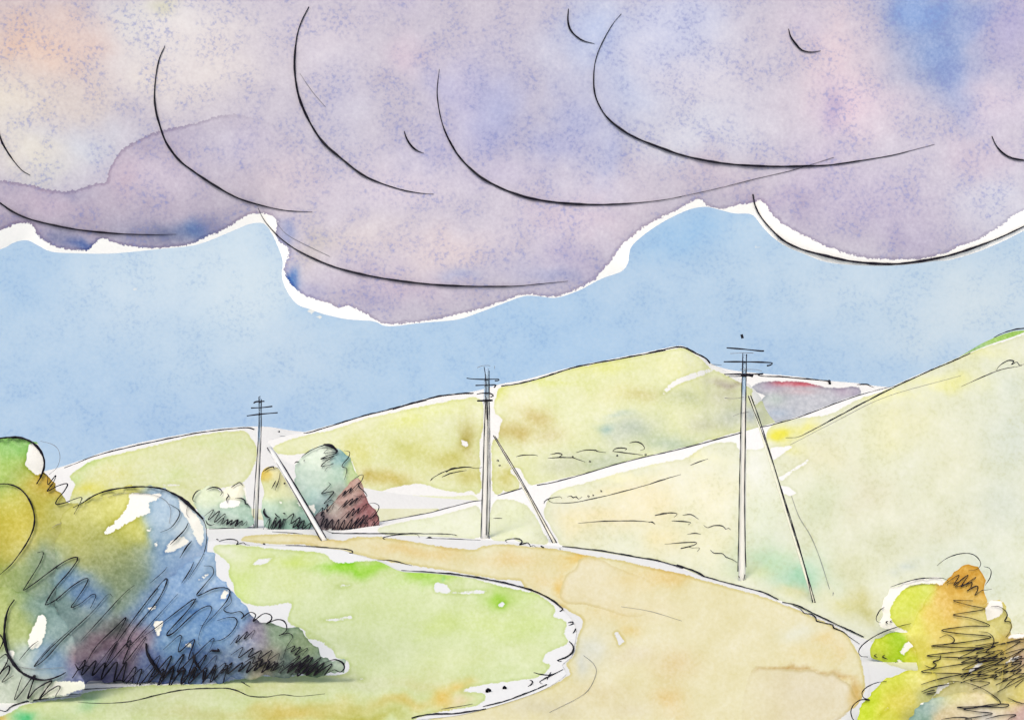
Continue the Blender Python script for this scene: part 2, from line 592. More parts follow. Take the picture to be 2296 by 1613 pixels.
    # second, later wash of mauve along the left underside with a hard feathered upper edge
    mauve = [(-300, 400), (-60, 398), (0, 404), (60, 412), (110, 426), (160, 428), (205, 414), (240, 408), (243, 385), (258, 355), (290, 325), (340, 300), (400, 285), (450, 273),
             (500, 258), (560, 262), (640, 300), (690, 400), (700, 520), (640, 600), (300, 620), (-300, 640)]
    mblobs = [(100, 450, 120, 40, (203, 188, 204)), (330, 400, 90, 50, (208, 198, 212)), (430, 310, 120, 30, (190, 182, 202), .8), (520, 330, 90, 60, (204, 200, 214)), (275, 400, 40, 50, (208, 188, 200), .5), (160, 435, 60, 14, (176, 172, 196), .7),
              (432, 512, 34, 22, (84, 126, 188), 1.15), (480, 500, 40, 22, (140, 142, 180), .8), (180, 545, 46, 14, (92, 116, 178), 1.1), (380, 530, 50, 22, (120, 130, 165), .9), (120, 525, 40, 18, (130, 138, 175), .8), (300, 520, 50, 30, (160, 162, 190), .7), (40, 510, 60, 20, (176, 164, 186), .7)]

    def malpha(q):
        u = q[:, 0] + 60 * fbm(q[:, 0], q[:, 1], 80)
        return np.clip((620 - u) / 220, 0, 1) * sstep(sdf(inner, q), -30, 0)

    def sstep(x, a, b):
        t = np.clip((x - a) / (b - a), 0, 1)
        return t * t * (3 - 2 * t)
    q, d, f = masked_grid(outer, 8.0)
    x = np.clip(d / 160.0, 0, 1)
    bul = 1 - (1 - x) ** 2
    bump = fbm(q[:, 0], q[:, 1], 420, 2) * 8 * x
    y = 640 - 9 * bul - bump
    v = np.stack([(q[:, 0] - U0) / F * y, y, EYE - (q[:, 1] - V0) / F * y], 1)
    yb = 640 + 40 * bul
    vb = np.stack([(q[:, 0] - U0) / F * yb, yb, EYE - (q[:, 1] - V0) / F * yb], 1)
    at_ = layer_attrs(q, [dict(polys=[inner], base=(197, 194, 207), blobs=blobs, warp=60, wscale=120, pale=0, tint=(.99, .98, .994), sat=.96),
                          dict(polys=[[p for p in mauve]], base=(192, 183, 200), blobs=mblobs, warp=26, wscale=70, alpha=malpha, pale=0, tint=(.962, .96, .978), sat=.92)])
    e1 = at_['wash_edge1']
    at_['wash_edge1'] = np.minimum(e1, at_['wash_edge0'])
    n = len(v)
    at2 = {k: np.concatenate([a, a]) for k, a in at_.items()}
    base = at(1148, 700, 640)
    c = tag(empty('cloud', base), 'broad mauve and grey rain cloud bank with scalloped white rim', 'cloud')
    m = watercolour('cloud_wash', 620 / F, stretch=(1, .3, 1), layers=2, paper=(255, 255, 252), gain=GAIN['cloud'], gran=.22, speck=.62, speck_col=(142, 152, 204), gsize=8, big=.36,
                    wob=3.5, jag=5.0, rim=.6, rimw=9, grain=.03)
    link('cloud_body', mesh_from('cloud_body', np.concatenate([v, vb]), np.concatenate([f, f[:, ::-1] + n]), at2, base), c, m)
    tree = bvh_of(v, f)
    S = [
        (M(T7, [(-40, 480), (0, 615), (20, 660), (60, 720), (100, 765), (135, 785)]), 3.6, (.8, .3)),
        (M(T7, [(-120, 830), (0, 910), (50, 945), (120, 978), (220, 1005), (350, 1030), (520, 1047), (680, 1052), (790, 1050)]), 4.2, (.9, .15)),
        (M(T7, [(740, 205), (715, 260), (700, 330), (692, 420), (697, 490), (715, 560), (745, 640), (800, 715), (870, 770), (960, 830), (1060, 885), (1160, 918), (1280, 943), (1400, 950)]), 4.8, (.3, .12)),
        (M(T7, [(1385, 30), (1350, 100), (1330, 170), (1320, 270), (1325, 360), (1345, 450), (1390, 550), (1450, 640), (1530, 710), (1620, 780), (1700, 818), (1800, 850), (1880, 865), (1945, 870)]), 5.4, (.3, .12)),
        (M(T7, [(1970, 310), (1960, 400), (1965, 470), (1985, 560), (2020, 640), (2070, 715), (2150, 790), (2230, 835), (2296, 863)]) + M(T8, [(80, 888), (180, 905), (280, 914), (400, 917), (520, 912), (650, 900), (760, 882)]), 4.8, (.25, .1)),
        (M(T8, [(700, 893), (900, 850), (1100, 800), (1250, 765), (1350, 735), (1445, 705)]), 1.1, (.5, .6)),
        (M(T7, [(1812, 588), (1825, 625), (1850, 660), (1880, 680), (1900, 686)]), 4.0, (.4, .2)),
        (M(T7, [(1157, 932), (1180, 980), (1215, 1025), (1260, 1070), (1330, 1120), (1420, 1165), (1520, 1203), (1650, 1235), (1800, 1260), (1950, 1276), (2100, 1283), (2296, 1283)]) + M(T8, [(100, 1275), (170, 1268), (250, 1260)]), 4.4, (.3, .12)),
        (M(T8, [(253, 40), (250, 90), (260, 130), (285, 160), (320, 183), (370, 196)]), 4.0, (.4, .2)),
        (M(T8, [(490, 62), (450, 110), (410, 180), (380, 250), (367, 320), (368, 400), (385, 460), (425, 525), (490, 580), (560, 620), (660, 660), (760, 695), (880, 722), (1000, 738), (1150, 746), (1300, 745), (1420, 740), (1550, 722), (1700, 697), (1800, 672), (1895, 647)]), 4.6, (.25, .12)),
        (M(T8, [(1240, 130), (1250, 165), (1275, 200), (1300, 225), (1340, 234), (1385, 228)]), 3.6, (.4, .3)),
        (M(T8, [(1080, 870), (1090, 920), (1115, 970), (1160, 1025), (1220, 1080), (1300, 1118), (1400, 1145), (1500, 1168), (1600, 1180), (1700, 1184), (1780, 1178), (1880, 1163), (1980, 1140), (2100, 1100), (2200, 1060), (2296, 1015), (2500, 920)]), 5.6, (.5, .15)),
        (M(T8, [(2152, 610), (2170, 650), (2200, 685), (2240, 708), (2296, 718), (2340, 716)]), 3.6, (.5, .4)),
    ]
    for s in S:
        ink('ink_curve', [s], [tree], c, 614, base=base, lift=.0004, step=6)
    ink('pencil_curve', [(M(T7, [(1345, 330), (1400, 410), (1460, 480)]), 1), (M(T7, [(1480, 1150), (1300, 1060), (1240, 1000)]), 1)], [tree], c, 614, PENCIL, base, .0004, step=8)


# ================================================================== TERRAIN
TERRAIN = []


def interp(pts):
    P = smooth_curve(pts, False, 8)
    o = np.argsort(P[:, 0], kind='stable')
    P = P[o]
    return lambda u: np.interp(u, P[:, 0], P[:, 1])


def hill(name, u0, u1, ridge, foot, yfoot, yridge, layers, label, px, gain, du=6.0, nr=46, shape=1.0, drop=.25, bump=0.0, **mk):
    us = np.arange(u0, u1 + du, du)
    R = interp(ridge)(us)
    Fo = foot(us) if callable(foot) else np.full(len(us), float(foot))
    Yf = yfoot(us) if callable(yfoot) else np.full(len(us), float(yfoot))
    Yr = yridge(us) if callable(yridge) else np.full(len(us), float(yridge))
    Zf = EYE - (Fo - V0) / F * Yf
    Zr = EYE - (R - V0) / F * Yr
    rows = []
    for i in range(nr):
        t = i / (nr - 1)
        y = Yf + (Yr - Yf) * t
        z = Zf + (Zr - Zf) * (t ** shape)
        rows.append((y, z, None))
    for k in range(1, 7):                        # the far side, falling away behind the crest
        t = k / 6
        y = Yr + (Yr - Yf) * .9 * t
        z = Zr - (Zr - Zf + 2) * (.15 * t + .85 * t * t) * 1.02 - .4 * t
        rows.append((y, z, None))
    v = []
    for i, (y, z, _) in enumerate(rows):
        yy = y if i < nr else rows[nr - 1][0]
        x = (us - U0) / F * yy                   # columns stay straight behind the crest
        v.append(np.stack([x, y, z], 1))
    v = np.concatenate(v)
    f = grid_faces(len(us), len(rows))
    q = project(v)
    if bump:
        t = np.repeat(np.array([min(1, i / (nr - 1)) for i in range(len(rows))]), len(us))
        v[:, 2] += bump * fbm(v[:, 0], v[:, 1], 14, 3) * np.sin(np.pi * np.clip(t, 0, 1))
        q = project(v)
    at_ = layer_attrs(q, layers)
    m = watercolour(name + '_wash', px, gain=gain, layers=len(layers), paper=(240, 240, 237), **mk)
    o = link('hill', mesh_from('hill', v, f[:, ::-1], at_), None, m)
    tag(o, label, 'hill', kind='structure')
    b = bvh_of(v, f)
    TERRAIN.append(b)
    return o, b


def build_terrain():
    # ---- ground: one sheet to the horizon
    vs = np.concatenate([np.linspace(1900, 1180, 110), np.linspace(1176, 1090, 40), np.linspace(1088, 1083.2, 12)])
    ys = EYE * F / (vs - V0)
    ys = np.concatenate([[-30, -5, 2, 5], ys])
    xs = np.concatenate([np.linspace(-1500, -80, 20), np.linspace(-70, 70, 141), np.linspace(80, 1500, 20)])
    X, Y = np.meshgrid(xs, ys)
    v = np.stack([X, Y, np.zeros_like(X)], -1).reshape(-1, 3)
    vv = v.copy()
    vv[:, 1] = np.maximum(vv[:, 1], 1)
    q = project(vv)
    lay = dict(polys=[[(1930, 1470), (2040, 1440), (2296, 1480), (2700, 1500), (2700, 1900), (2100, 1900), (2080, 1620), (2150, 1540)],
                      [(560, 1120), (900, 1120), (1000, 1160), (860, 1182), (840, 1190), (560, 1160)]],
               base=(226, 226, 190), blobs=[(700, 1150, 120, 20, (232, 234, 208)), (2250, 1500, 150, 80, (222, 218, 170))])
    m = watercolour('paper_ground', 20 / F, stretch=(1, .18, 1), gain=GAIN['ground'], paper=(232, 233, 231), grain=.03, gran=.2)
    g = link('ground', mesh_from('ground', v, grid_faces(len(xs), len(ys)), layer_attrs(q, [lay])), None, m)
    tag(g, 'bare pale ground around the road and meadow', 'ground', kind='structure')
    b = BVHTree.FromPolygons([(-3000, -100, 0), (3000, -100, 0), (3000, 3000, 0), (-3000, 3000, 0)], [(0, 1, 2, 3)])
    TERRAIN.append(b)

    # ---- hills
    pale = (232, 235, 205)
    lh = dict(polys=[M(T1, [(360, 345), (420, 300), (480, 264), (600, 232), (800, 186), (1000, 138), (1150, 116), (1270, 108), (1300, 140), (1335, 190), (1325, 280), (1290, 350), (1250, 385), (1150, 405), (1060, 420), (1000, 428),
                            (960, 400), (900, 385), (790, 395), (600, 415), (480, 432), (405, 418), (392, 385)]),
                     M(T1, [(395, 380), (440, 400), (1000, 400), (1100, 480), (900, 560), (400, 560)])],
              base=(222, 227, 172), sat=.94, pale=.12, blobs=B(T1, .4309, [(470, 275, (110, 30), (196, 220, 140)), (640, 250, (120, 60), (222, 229, 165)), (480, 400, (110, 40), (226, 221, 96)), (620, 340, (120, 60), (222, 222, 140)), (900, 350, (150, 50), (214, 226, 158)), (1150, 160, (130, 40), (214, 225, 160)), (1100, 280, (150, 80), (224, 228, 180)), (380, 340, (40, 30), (205, 224, 150))]))
    h1, b1 = hill('left_hill', -500, 1500, [(-500, 1120), (-200, 1095), (0, 1075), (100, 1055), (140, 1045), (190, 1028), (234, 1012), (320, 990), (449, 966), (513, 958), (572, 955), (610, 957), (650, 964), (700, 970), (800, 990), (1000, 1040), (1200, 1075), (1500, 1100)],
                  1142, 110, 250, [lh], 'low yellow green hill at the far end, behind the first pole', 200 / F, GAIN['hill'], rim=.35, wob=2)
    ink('ink_outline', [(M(T1, [(335, 303), (400, 278), (500, 240), (700, 190), (1000, 128), (1150, 107), (1260, 96), (1300, 97), (1322, 104)]), 2.6, (.5, .9)),
                        (M(T2, [(848, 578), (855, 581)]), 4, (1, 1))], [b1], h1, 250)
    ink('pencil_outline', [(M(T2, [(860, 612), (950, 608), (1080, 580)]), 1)], [b1], h1, 250, PENCIL)

    fh = dict(polys=[[(612, 1006), (662, 984), (700, 975), (753, 964), (810, 944), (880, 928), (933, 916), (1003, 902), (1035, 897), (1077, 898), (1080, 960), (1073, 986), (1073, 1052), (1077, 1092), (1069, 1104), (1055, 1094), (1039, 1101), (990, 1094), (943, 1081), (913, 1084), (880, 1089), (844, 1100), (815, 1094), (806, 1071), (788, 1028), (740, 1000), (700, 1010), (640, 1016)],
                     M(T3, [(735, 432), (900, 402), (1200, 312), (1500, 250), (1843, 186), (1950, 168), (2010, 190), (2100, 260)]) + M(T4, [(320, 325), (400, 360), (480, 402), (520, 425), (560, 450), (600, 500), (680, 560), (690, 640), (500, 640), (330, 688), (340, 680), (150, 745), (0, 781)]) +
                     M(T3, [(1700, 884), (1400, 972), (1100, 1062), (985, 1090), (910, 1050), (872, 972), (822, 955), (776, 1000), (842, 1040), (838, 1110), (765, 1122), (752, 1098), (722, 1140), (682, 1110), (682, 950), (675, 820), (700, 770), (742, 800), (722, 735), (750, 632), (702, 598), (692, 530), (715, 470)])],
              holes=[M(T4, [(72, 452), (100, 415), (160, 375), (300, 328), (335, 333), (250, 366), (150, 402), (100, 440)]), M(T3, [(465, 782), (500, 790), (510, 815), (490, 825), (470, 808)]),
                     M(T4, [(545, 440), (610, 462), (560, 515), (548, 480)])],
              base=(224, 229, 178), sat=.98, pale=.16, grow=3,
              blobs=B(T3, .3322, [(80, 650, (150, 60), (222, 228, 130)), (300, 580, (160, 50), (222, 229, 150)), (450, 540, (120, 60), (226, 231, 165)), (-200, 600, (250, 80), (230, 233, 190)), (-200, 850, (120, 130), (212, 212, 120)), (150, 850, (160, 110), (206, 208, 122)), (530, 800, (80, 150), (188, 178, 98)), (380, 920, (120, 90), (200, 196, 104)), (0, 1040, (160, 60), (196, 180, 84)), (500, 1050, (120, 60), (205, 200, 118)),
                                  (-140, 1020, (70, 50), (180, 160, 60)), (760, 470, (90, 40), (218, 224, 120)), (1000, 380, (300, 40), (216, 224, 135)), (900, 520, (150, 90), (232, 233, 185)), (1400, 280, (250, 50), (224, 229, 150)), (820, 740, (130, 80), (200, 184, 108)), (980, 630, (110, 70), (206, 192, 124)), (1060, 740, (100, 70), (206, 196, 138), .8), (760, 1060, (90, 80), (204, 198, 112)),
                                  (1400, 950, (240, 120), (188, 200, 168)), (1150, 980, (140, 100), (198, 204, 165)), (1600, 720, (200, 110), (184, 197, 178)), (1420, 680, (60, 30), (150, 185, 182), .8), (1520, 600, (90, 20), (160, 188, 178), .6), (1650, 480, (140, 45), (202, 196, 132), .9), (1500, 450, (160, 60), (226, 226, 168), .8)]) +
              B(T4, .4271, [(200, 280, (130, 60), (228, 231, 172)), (150, 480, (110, 60), (198, 206, 160)), (400, 430, (90, 60), (204, 206, 168)), (420, 560, (110, 80), (188, 196, 172)), (120, 720, (150, 50), (178, 196, 166)), (560, 570, (60, 40), (176, 186, 186)), (300, 620, (90, 40), (196, 200, 160)), (420, 380, (90, 14), (170, 158, 148), .8)]))
    fl = dict(polys=[[(760, 1106), (850, 1108), (1000, 1112), (1064, 1112), (1066, 1150), (760, 1160)]], base=(234, 237, 210), pale=0)
    h2, b2 = hill('far_hill', 480, 1850, [(480, 1030), (560, 1000), (640, 977), (682, 968), (765, 946), (880, 914), (980, 887), (1061, 877), (1124, 860), (1179, 850), (1279, 823), (1378, 803), (1454, 788), (1505, 777), (1531, 775), (1552, 785), (1578, 799), (1591, 812), (1640, 838), (1680, 862), (1705, 890), (1725, 930), (1770, 975), (1850, 1040)],
                  1135, 124, 205, [fh, fl], 'long yellow green hill whose crest peaks behind the middle and nearest poles', 165 / F, GAIN['hill'], rim=.4, wob=2.5, bump=.5)
    ink('ink_outline', [
        (M(T2, [(1048, 588), (1100, 583), (1200, 552), (1340, 510), (1500, 460), (1700, 410), (2016, 330)]), 3.0, (.6, 1)),
        (M(T3, [(0, 577), (120, 540), (300, 492), (450, 472), (545, 468)]), 3.4, (1, .9)), (M(T3, [(735, 419), (820, 408), (900, 392), (1050, 350), (1200, 301), (1350, 268), (1500, 242), (1843, 177)]), 3.0, (.9, 1)),
        (M(T4, [(0, 244), (120, 216), (175, 212), (205, 222)]), 3, (1, 1)), (M(T4, [(200, 220), (230, 236), (290, 265), (308, 278), (321, 296)]), 4.2, (1, .8)), (M(T4, [(330, 300), (384, 304)]), 1.2)], [b2], h2, 205, label='fine black pen line along the crest')
    ink('ink_mark', [(M(T3, p), 2.3) for p in ([(275, 1033), (350, 995), (450, 970), (520, 965), (560, 972), (605, 965)], [(335, 1030), (400, 1005), (500, 985)], [(255, 1055), (275, 1035)],
                                             [(360, 1000), (400, 975), (470, 968)], [(835, 893), (880, 885), (960, 882), (980, 888)], [(1065, 878), (1120, 872), (1145, 880), (1120, 897)], [(1050, 903), (1150, 900), (1220, 902), (1250, 912), (1300, 928)], [(1240, 865), (1300, 850), (1370, 852), (1380, 858), (1440, 865)],
                                             [(1485, 858), (1500, 842), (1540, 836), (1580, 840), (1570, 848)], [(1485, 857), (1580, 870), (1690, 882)], [(1600, 800), (1650, 795), (1690, 815), (1700, 842), (1672, 850)])] +
        [(M(T3, [p, (p[0] + 5, p[1] + 2)]), 4.5, (1, 1)) for p in [(1330, 930), (1705, 884), (1515, 890), (708, 924), (720, 955), (1215, 898)]], [b2], h2, 160)

    dh = dict(polys=[M(T4, [(530, 428), (560, 402), (640, 388), (800, 390), (900, 412), (1000, 424), (1080, 414), (1112, 430), (1110, 470), (1060, 498), (950, 532), (800, 582), (600, 625), (545, 660), (400, 700), (400, 440)])],
              holes=[M(T4, [(545, 440), (610, 462), (560, 515), (548, 480)])],
              base=(180, 184, 192), blobs=B(T4, .4271, [(640, 410, (60, 30), (178, 168, 186)), (800, 396, (110, 16), (204, 116, 128), 1.2), (700, 392, (50, 12), (208, 130, 140)), (800, 440, (120, 20), (198, 172, 178), .8), (660, 480, (70, 40), (182, 194, 190)), (1020, 445, (80, 30), (184, 172, 188)), (680, 560, (80, 30), (172, 186, 202)), (900, 480, (90, 30), (186, 188, 196)), (1090, 440, (20, 30), (168, 160, 180))]), warp=10, wscale=50)
    h3, b3 = hill('distant_hill', 1500, 2200, [(1500, 800), (1590, 816), (1640, 829), (1700, 836), (1780, 843), (1860, 853), (1920, 858), (1960, 864), (2010, 871), (2100, 900), (2200, 930)],
                  1040, 260, 420, [dh], 'distant blue grey hill with a reddish crest between the two green slopes', 380 / F, GAIN['hill'], rim=.5, wob=1.5, nr=30)
    ink('ink_outline', [(M(T4, [(575, 357), (600, 363), (700, 367), (800, 376), (900, 384), (945, 390), (955, 400)]), 2.8, (.8, 1)), (M(T4, [(948, 392), (952, 405)]), 5, (1, 1)), (M(T4, [(1095, 406), (1145, 407), (1160, 412), (1182, 421)]), 2.8)], [b3], h3, 420)

    # green cap showing over the right slope
    gh = dict(base=(165, 200, 110), blobs=[(2250, 745, 60, 20, (150, 196, 90)), (2190, 775, 30, 16, (150, 195, 130))])
    h4, b4 = hill('cap_hill', 2060, 2800, [(2060, 870), (2150, 812), (2180, 790), (2190, 776), (2222, 760), (2262, 745), (2296, 740), (2400, 738), (2600, 760), (2800, 800)], 1000, 120, 170, [gh], 'green rounded hilltop peeping over the right slope', 150 / F, GAIN['hill'], rim=.2, nr=24)
    ink('ink_outline', [(M(T4, [(1812, 161), (1860, 138), (1920, 121), (1971, 114), (2050, 110)]), 3, (.5, 1))], [b4], h4, 165)

    # ---- near right slope, rising straight from the outer edge of the road
    footc = interp([(700, 1196), (850, 1199), (1000, 1204), (1120, 1212), (1262, 1225), (1378, 1242), (1492, 1262), (1578, 1292), (1646, 1311), (1710, 1328), (1760, 1353), (1847, 1387), (1936, 1430), (2000, 1450), (2150, 1490), (2296, 1520), (2600, 1560), (2900, 1590)])
    yridge = lambda u: np.interp(u, [700, 900, 1120, 1400, 1660, 2009, 2296, 2900], [60, 66, 74, 82, 86, 80, 70, 60])
    ridge = [(700, 1194), (780, 1185), (847, 1169), (957, 1149), (1063, 1122), (1090, 1119), (1116, 1108), (1169, 1093), (1206, 1084), (1312, 1060), (1412, 1031), (1454, 1021), (1561, 995), (1663, 968), (1708, 955), (1796, 931), (1881, 899), (1945, 878), (2009, 863), (2050, 843), (2095, 824), (2176, 789), (2230, 768), (2296, 745), (2500, 660), (2900, 560)]
    nh = dict(polys=[
        [(870, 1182), (960, 1166), (1050, 1144), (1068, 1143), (1066, 1200), (870, 1192)],
        [(1108, 1136), (1130, 1124), (1180, 1140), (1215, 1200), (1220, 1214), (1160, 1206), (1153, 1188), (1140, 1205), (1104, 1200)],
        M(T3, [(1080, 1165), (1150, 1125), (1230, 1105), (1400, 1060), (1600, 1000), (1843, 945), (1980, 920)]) + M(T4, [(300, 742), (380, 720), (448, 722), (440, 745), (470, 752), (560, 760), (620, 740), (640, 650), (700, 610), (850, 590), (960, 572), (1100, 500), (1290, 430), (1500, 335), (1690, 250), (1971, 158), (2400, 0), (3000, -200), (3300, 900), (3300, 2200), (1900, 2050), (1500, 1900), (1250, 1830), (1120, 1762)]) +
        M(T4, [(960, 1660), (900, 1635), (850, 1600), (790, 1560), (690, 1522), (600, 1486), (450, 1445), (300, 1405), (150, 1340), (0, 1308)]) + M(T3, [(1600, 1555), (1400, 1528), (1180, 1490), (1130, 1440), (1080, 1350), (1040, 1270)])],
        holes=[M(T4, [(640, 742), (740, 728), (755, 733), (690, 772), (652, 800)]), M(T4, [(685, 893), (800, 822), (835, 800), (825, 822), (760, 855), (702, 908)]), M(T4, [(690, 936), (735, 945), (772, 970), (742, 987), (708, 975)]),
               M(T4, [(480, 640), (508, 640), (512, 780), (500, 800), (480, 790)])],
        base=(223, 225, 196), grow=6, pale=.24, tint=(.978, .988, .975),
        blobs=[(960, 1175, 160, 40, (231, 236, 204)), (1150, 1170, 70, 50, (230, 236, 190))] +
        B(T3, .3322, [(1200, 1130, (140, 40), (235, 236, 190)), (1600, 1040, (250, 50), (238, 235, 188)), (1450, 1300, (280, 100), (235, 222, 178)), (1250, 1330, (130, 110), (235, 224, 178)), (1750, 1200, (220, 120), (236, 225, 182)), (1600, 1150, (220, 40), (238, 228, 180))]) +
        B(T4, .4271, [(150, 790, (200, 40), (239, 236, 176)), (60, 1000, (150, 120), (236, 224, 180)), (60, 1230, (150, 100), (234, 222, 172)), (330, 1000, (150, 200), (238, 233, 200)), (300, 1250, (120, 120), (234, 230, 190)), (560, 850, (90, 150), (236, 237, 224)), (600, 1100, (120, 150), (224, 230, 204)), (620, 1320, (180, 100), (192, 224, 184)), (780, 1420, (150, 100), (168, 214, 180)), (800, 1440, (45, 50), (140, 204, 160), .8), (520, 1400, (120, 50), (208, 222, 170)), (760, 1530, (90, 40), (214, 212, 150)),
                     (730, 668, (75, 45), (232, 222, 40), 1.25), (860, 640, (60, 40), (234, 228, 110), .9), (830, 740, (80, 30), (234, 232, 150), .8),
                     (950, 800, (150, 120), (228, 224, 186)), (900, 1050, (150, 150), (214, 220, 186)), (1150, 1000, (160, 160), (220, 217, 186)), (1300, 620, (200, 120), (227, 225, 178)), (1550, 400, (220, 40), (233, 231, 150)), (1250, 480, (150, 40), (234, 232, 160)), (1750, 290, (150, 50), (234, 232, 168)), (1880, 420, (160, 120), (212, 219, 200)), (1900, 700, (180, 200), (208, 216, 202)), (1600, 800, (200, 160), (222, 222, 188)), (1850, 1050, (200, 200), (206, 213, 196)), (1500, 1150, (200, 150), (216, 216, 186)), (1250, 1250, (150, 120), (214, 216, 184)),
                     (1080, 1380, (120, 80), (212, 214, 172)), (1120, 1530, (110, 70), (202, 196, 124)), (1180, 1600, (60, 40), (178, 172, 84), .9), (1000, 1560, (90, 50), (212, 208, 140)), (1370, 1390, (80, 26), (176, 192, 196), .6), (1700, 1400, (250, 150), (206, 214, 194))]), warp=40, wscale=110)
    h5, b5 = hill('near_slope', 700, 2900, ridge, lambda u: footc(u), lambda u: EYE * F / (footc(u) - V0), yridge, [nh], 'broad pale green slope rising from the outer road edge to the upper right', 45 / F, GAIN['slope'], du=5, nr=110, rim=.3, wob=3, bump=.25, stretch=(1, .3, 1), gran=.22, speck=.25, speck_col=(196, 196, 140))
    lines = [(M(T2, [(1640, 1287), (1750, 1270), (2016, 1221)]) + M(T3, [(300, 1260), (450, 1220), (550, 1196), (625, 1189)]), 1.9, (.7, .9)), (M(T3, [(710, 1157), (780, 1137), (872, 1108)]), 2.4, (.9, 1)), (M(T3, [(975, 1089), (1100, 1065), (1300, 1010), (1500, 950), (1700, 898), (1843, 868)]), 2.2, (1, .9)),
             (M(T4, [(60, 770), (150, 750), (250, 725), (380, 690), (497, 658)]), 2.6, (.7, 1)), (M(T4, [(588, 631), (650, 618), (800, 575), (1000, 500), (1150, 450), (1300, 412)]), 2.2, (1, .4)), (M(T4, [(720, 686), (790, 680), (880, 636), (1000, 572), (1150, 492), (1300, 417), (1500, 326), (1600, 285), (1690, 243)]), 2.8, (.3, 1))]
    ink('ink_outline', lines, [b5], h5, 80)
    mk = [M(T3, p) for p in ([(1022, 1210), (1030, 1192), (1060, 1178), (1130, 1164), (1142, 1176)], [(1050, 1185), (1075, 1202), (1120, 1207), (1200, 1206), (1300, 1190), (1500, 1145), (1700, 1090), (1843, 1048)], [(1180, 1165), (1205, 1160), (1220, 1172), (1240, 1165), (1255, 1180), (1278, 1166)],
                             [(1255, 1343), (1400, 1332), (1600, 1328), (1740, 1335), (1772, 1350)], [(680, 1310), (740, 1310)], [(1770, 1290), (1850, 1280)])]
    mk += [M(T4, p) for p in ([(0, 930), (80, 905), (170, 878)], [(220, 830), (312, 796)], [(35, 1095), (80, 1083), (150, 1083), (135, 1102)], [(180, 1092), (225, 1090), (262, 1112)], [(0, 1130), (20, 1128), (33, 1138)], [(122, 1122), (180, 1126), (222, 1130), (208, 1142)], [(290, 1145), (310, 1158), (345, 1148), (390, 1150), (405, 1166), (420, 1160), (430, 1169)],
                             [(205, 1192), (250, 1188), (274, 1192)], [(85, 1244), (170, 1238), (250, 1235), (238, 1250), (170, 1268), (205, 1258), (230, 1264), (268, 1264), (256, 1282)], [(325, 1275), (345, 1292), (390, 1295), (405, 1312), (440, 1325), (466, 1342)], [(1640, 418), (1750, 370), (1850, 330), (1960, 308)], [(1828, 333), (1840, 310), (1885, 283), (1918, 285), (1905, 303), (1935, 288), (1948, 306), (1985, 295)])]
    ink('ink_mark', [(p, 2.0) for p in mk] + [(M(T3, [p, (p[0] + 5, p[1] + 3)]), 3.2, (1, 1)) for p in [(1350, 1155), (1320, 1163), (1405, 1128)]], [b5], h5, 60)
    ink('pencil_mark', [(M(T4, [(745, 722), (1000, 590), (1250, 470), (1640, 360)]), .9, (.6, .6)), (M(T4, [(750, 990), (790, 1100), (850, 1200), (900, 1320), (950, 1480)]), 1.0, (.5, .9)), (M(T5, [(375, 625), (372, 650)]), 1.2)], [b5], h5, 60, PENCIL)

    # ---- road: a real strip of track lying on the ground
    outer = [(470, 1184), (560, 1184), (640, 1188), (745, 1195), (880, 1197), (1000, 1203), (1120, 1212), (1262, 1226), (1378, 1243), (1492, 1263), (1578, 1293), (1646, 1312), (1710, 1329), (1760, 1354), (1847, 1388), (1900, 1418), (1932, 1450), (1945, 1490), (1950, 1540), (1940, 1580), (1925, 1640), (1930, 1800), (1900, 1890)]
    inner_r = [(700, 1890), (640, 1750), (760, 1660), (860, 1620)] + M(T6, [(680, 1262), (900, 1240), (1080, 1200), (1250, 1150), (1400, 1098), (1500, 1050), (1590, 985), (1560, 935), (1620, 880), (1640, 800), (1650, 740), (1640, 690), (1610, 640), (1560, 590), (1480, 530), (1340, 470), (1150, 425), (950, 390), (750, 368), (575, 356), (450, 300)]) + M(T2, [(1430, 1530), (1340, 1503), (1100, 1482), (905, 1473), (620, 1462), (400, 1440), (300, 1430)])
    road_out = outer + inner_r
    rw = M(T2, [(560, 1420), (640, 1400), (800, 1390), (1000, 1390), (1150, 1402)]) + M(T6, [(80, 165), (150, 172), (230, 182), (255, 166), (400, 156), (550, 172), (700, 196), (900, 226), (1030, 237), (1062, 216), (1200, 200), (1350, 215), (1500, 228), (1700, 268), (1900, 298), (2100, 344), (2296, 384)]) + M(T4, [(200, 1412), (400, 1468), (600, 1524), (700, 1562)]) + \
        M(T5, [(60, 750), (200, 815), (360, 885), (470, 955), (530, 1050), (572, 1130), (600, 1250), (614, 1340), (602, 1400), (560, 1480), (500, 1528), (310, 1616), (100, 1700)]) + [(1760, 1700), (1500, 1890), (760, 1890), (800, 1690), (900, 1640)] + \
        M(T6, [(800, 1255), (1080, 1205), (1250, 1155), (1400, 1104), (1520, 1056), (1620, 985), (1590, 930), (1640, 870), (1662, 760), (1692, 690), (1685, 640), (1620, 605), (1480, 525), (1345, 470), (1310, 412), (1180, 402), (1000, 372), (850, 347), (620, 312), (450, 282), (300, 250), (100, 222)]) + M(T2, [(1100, 1458), (900, 1450), (700, 1440)])
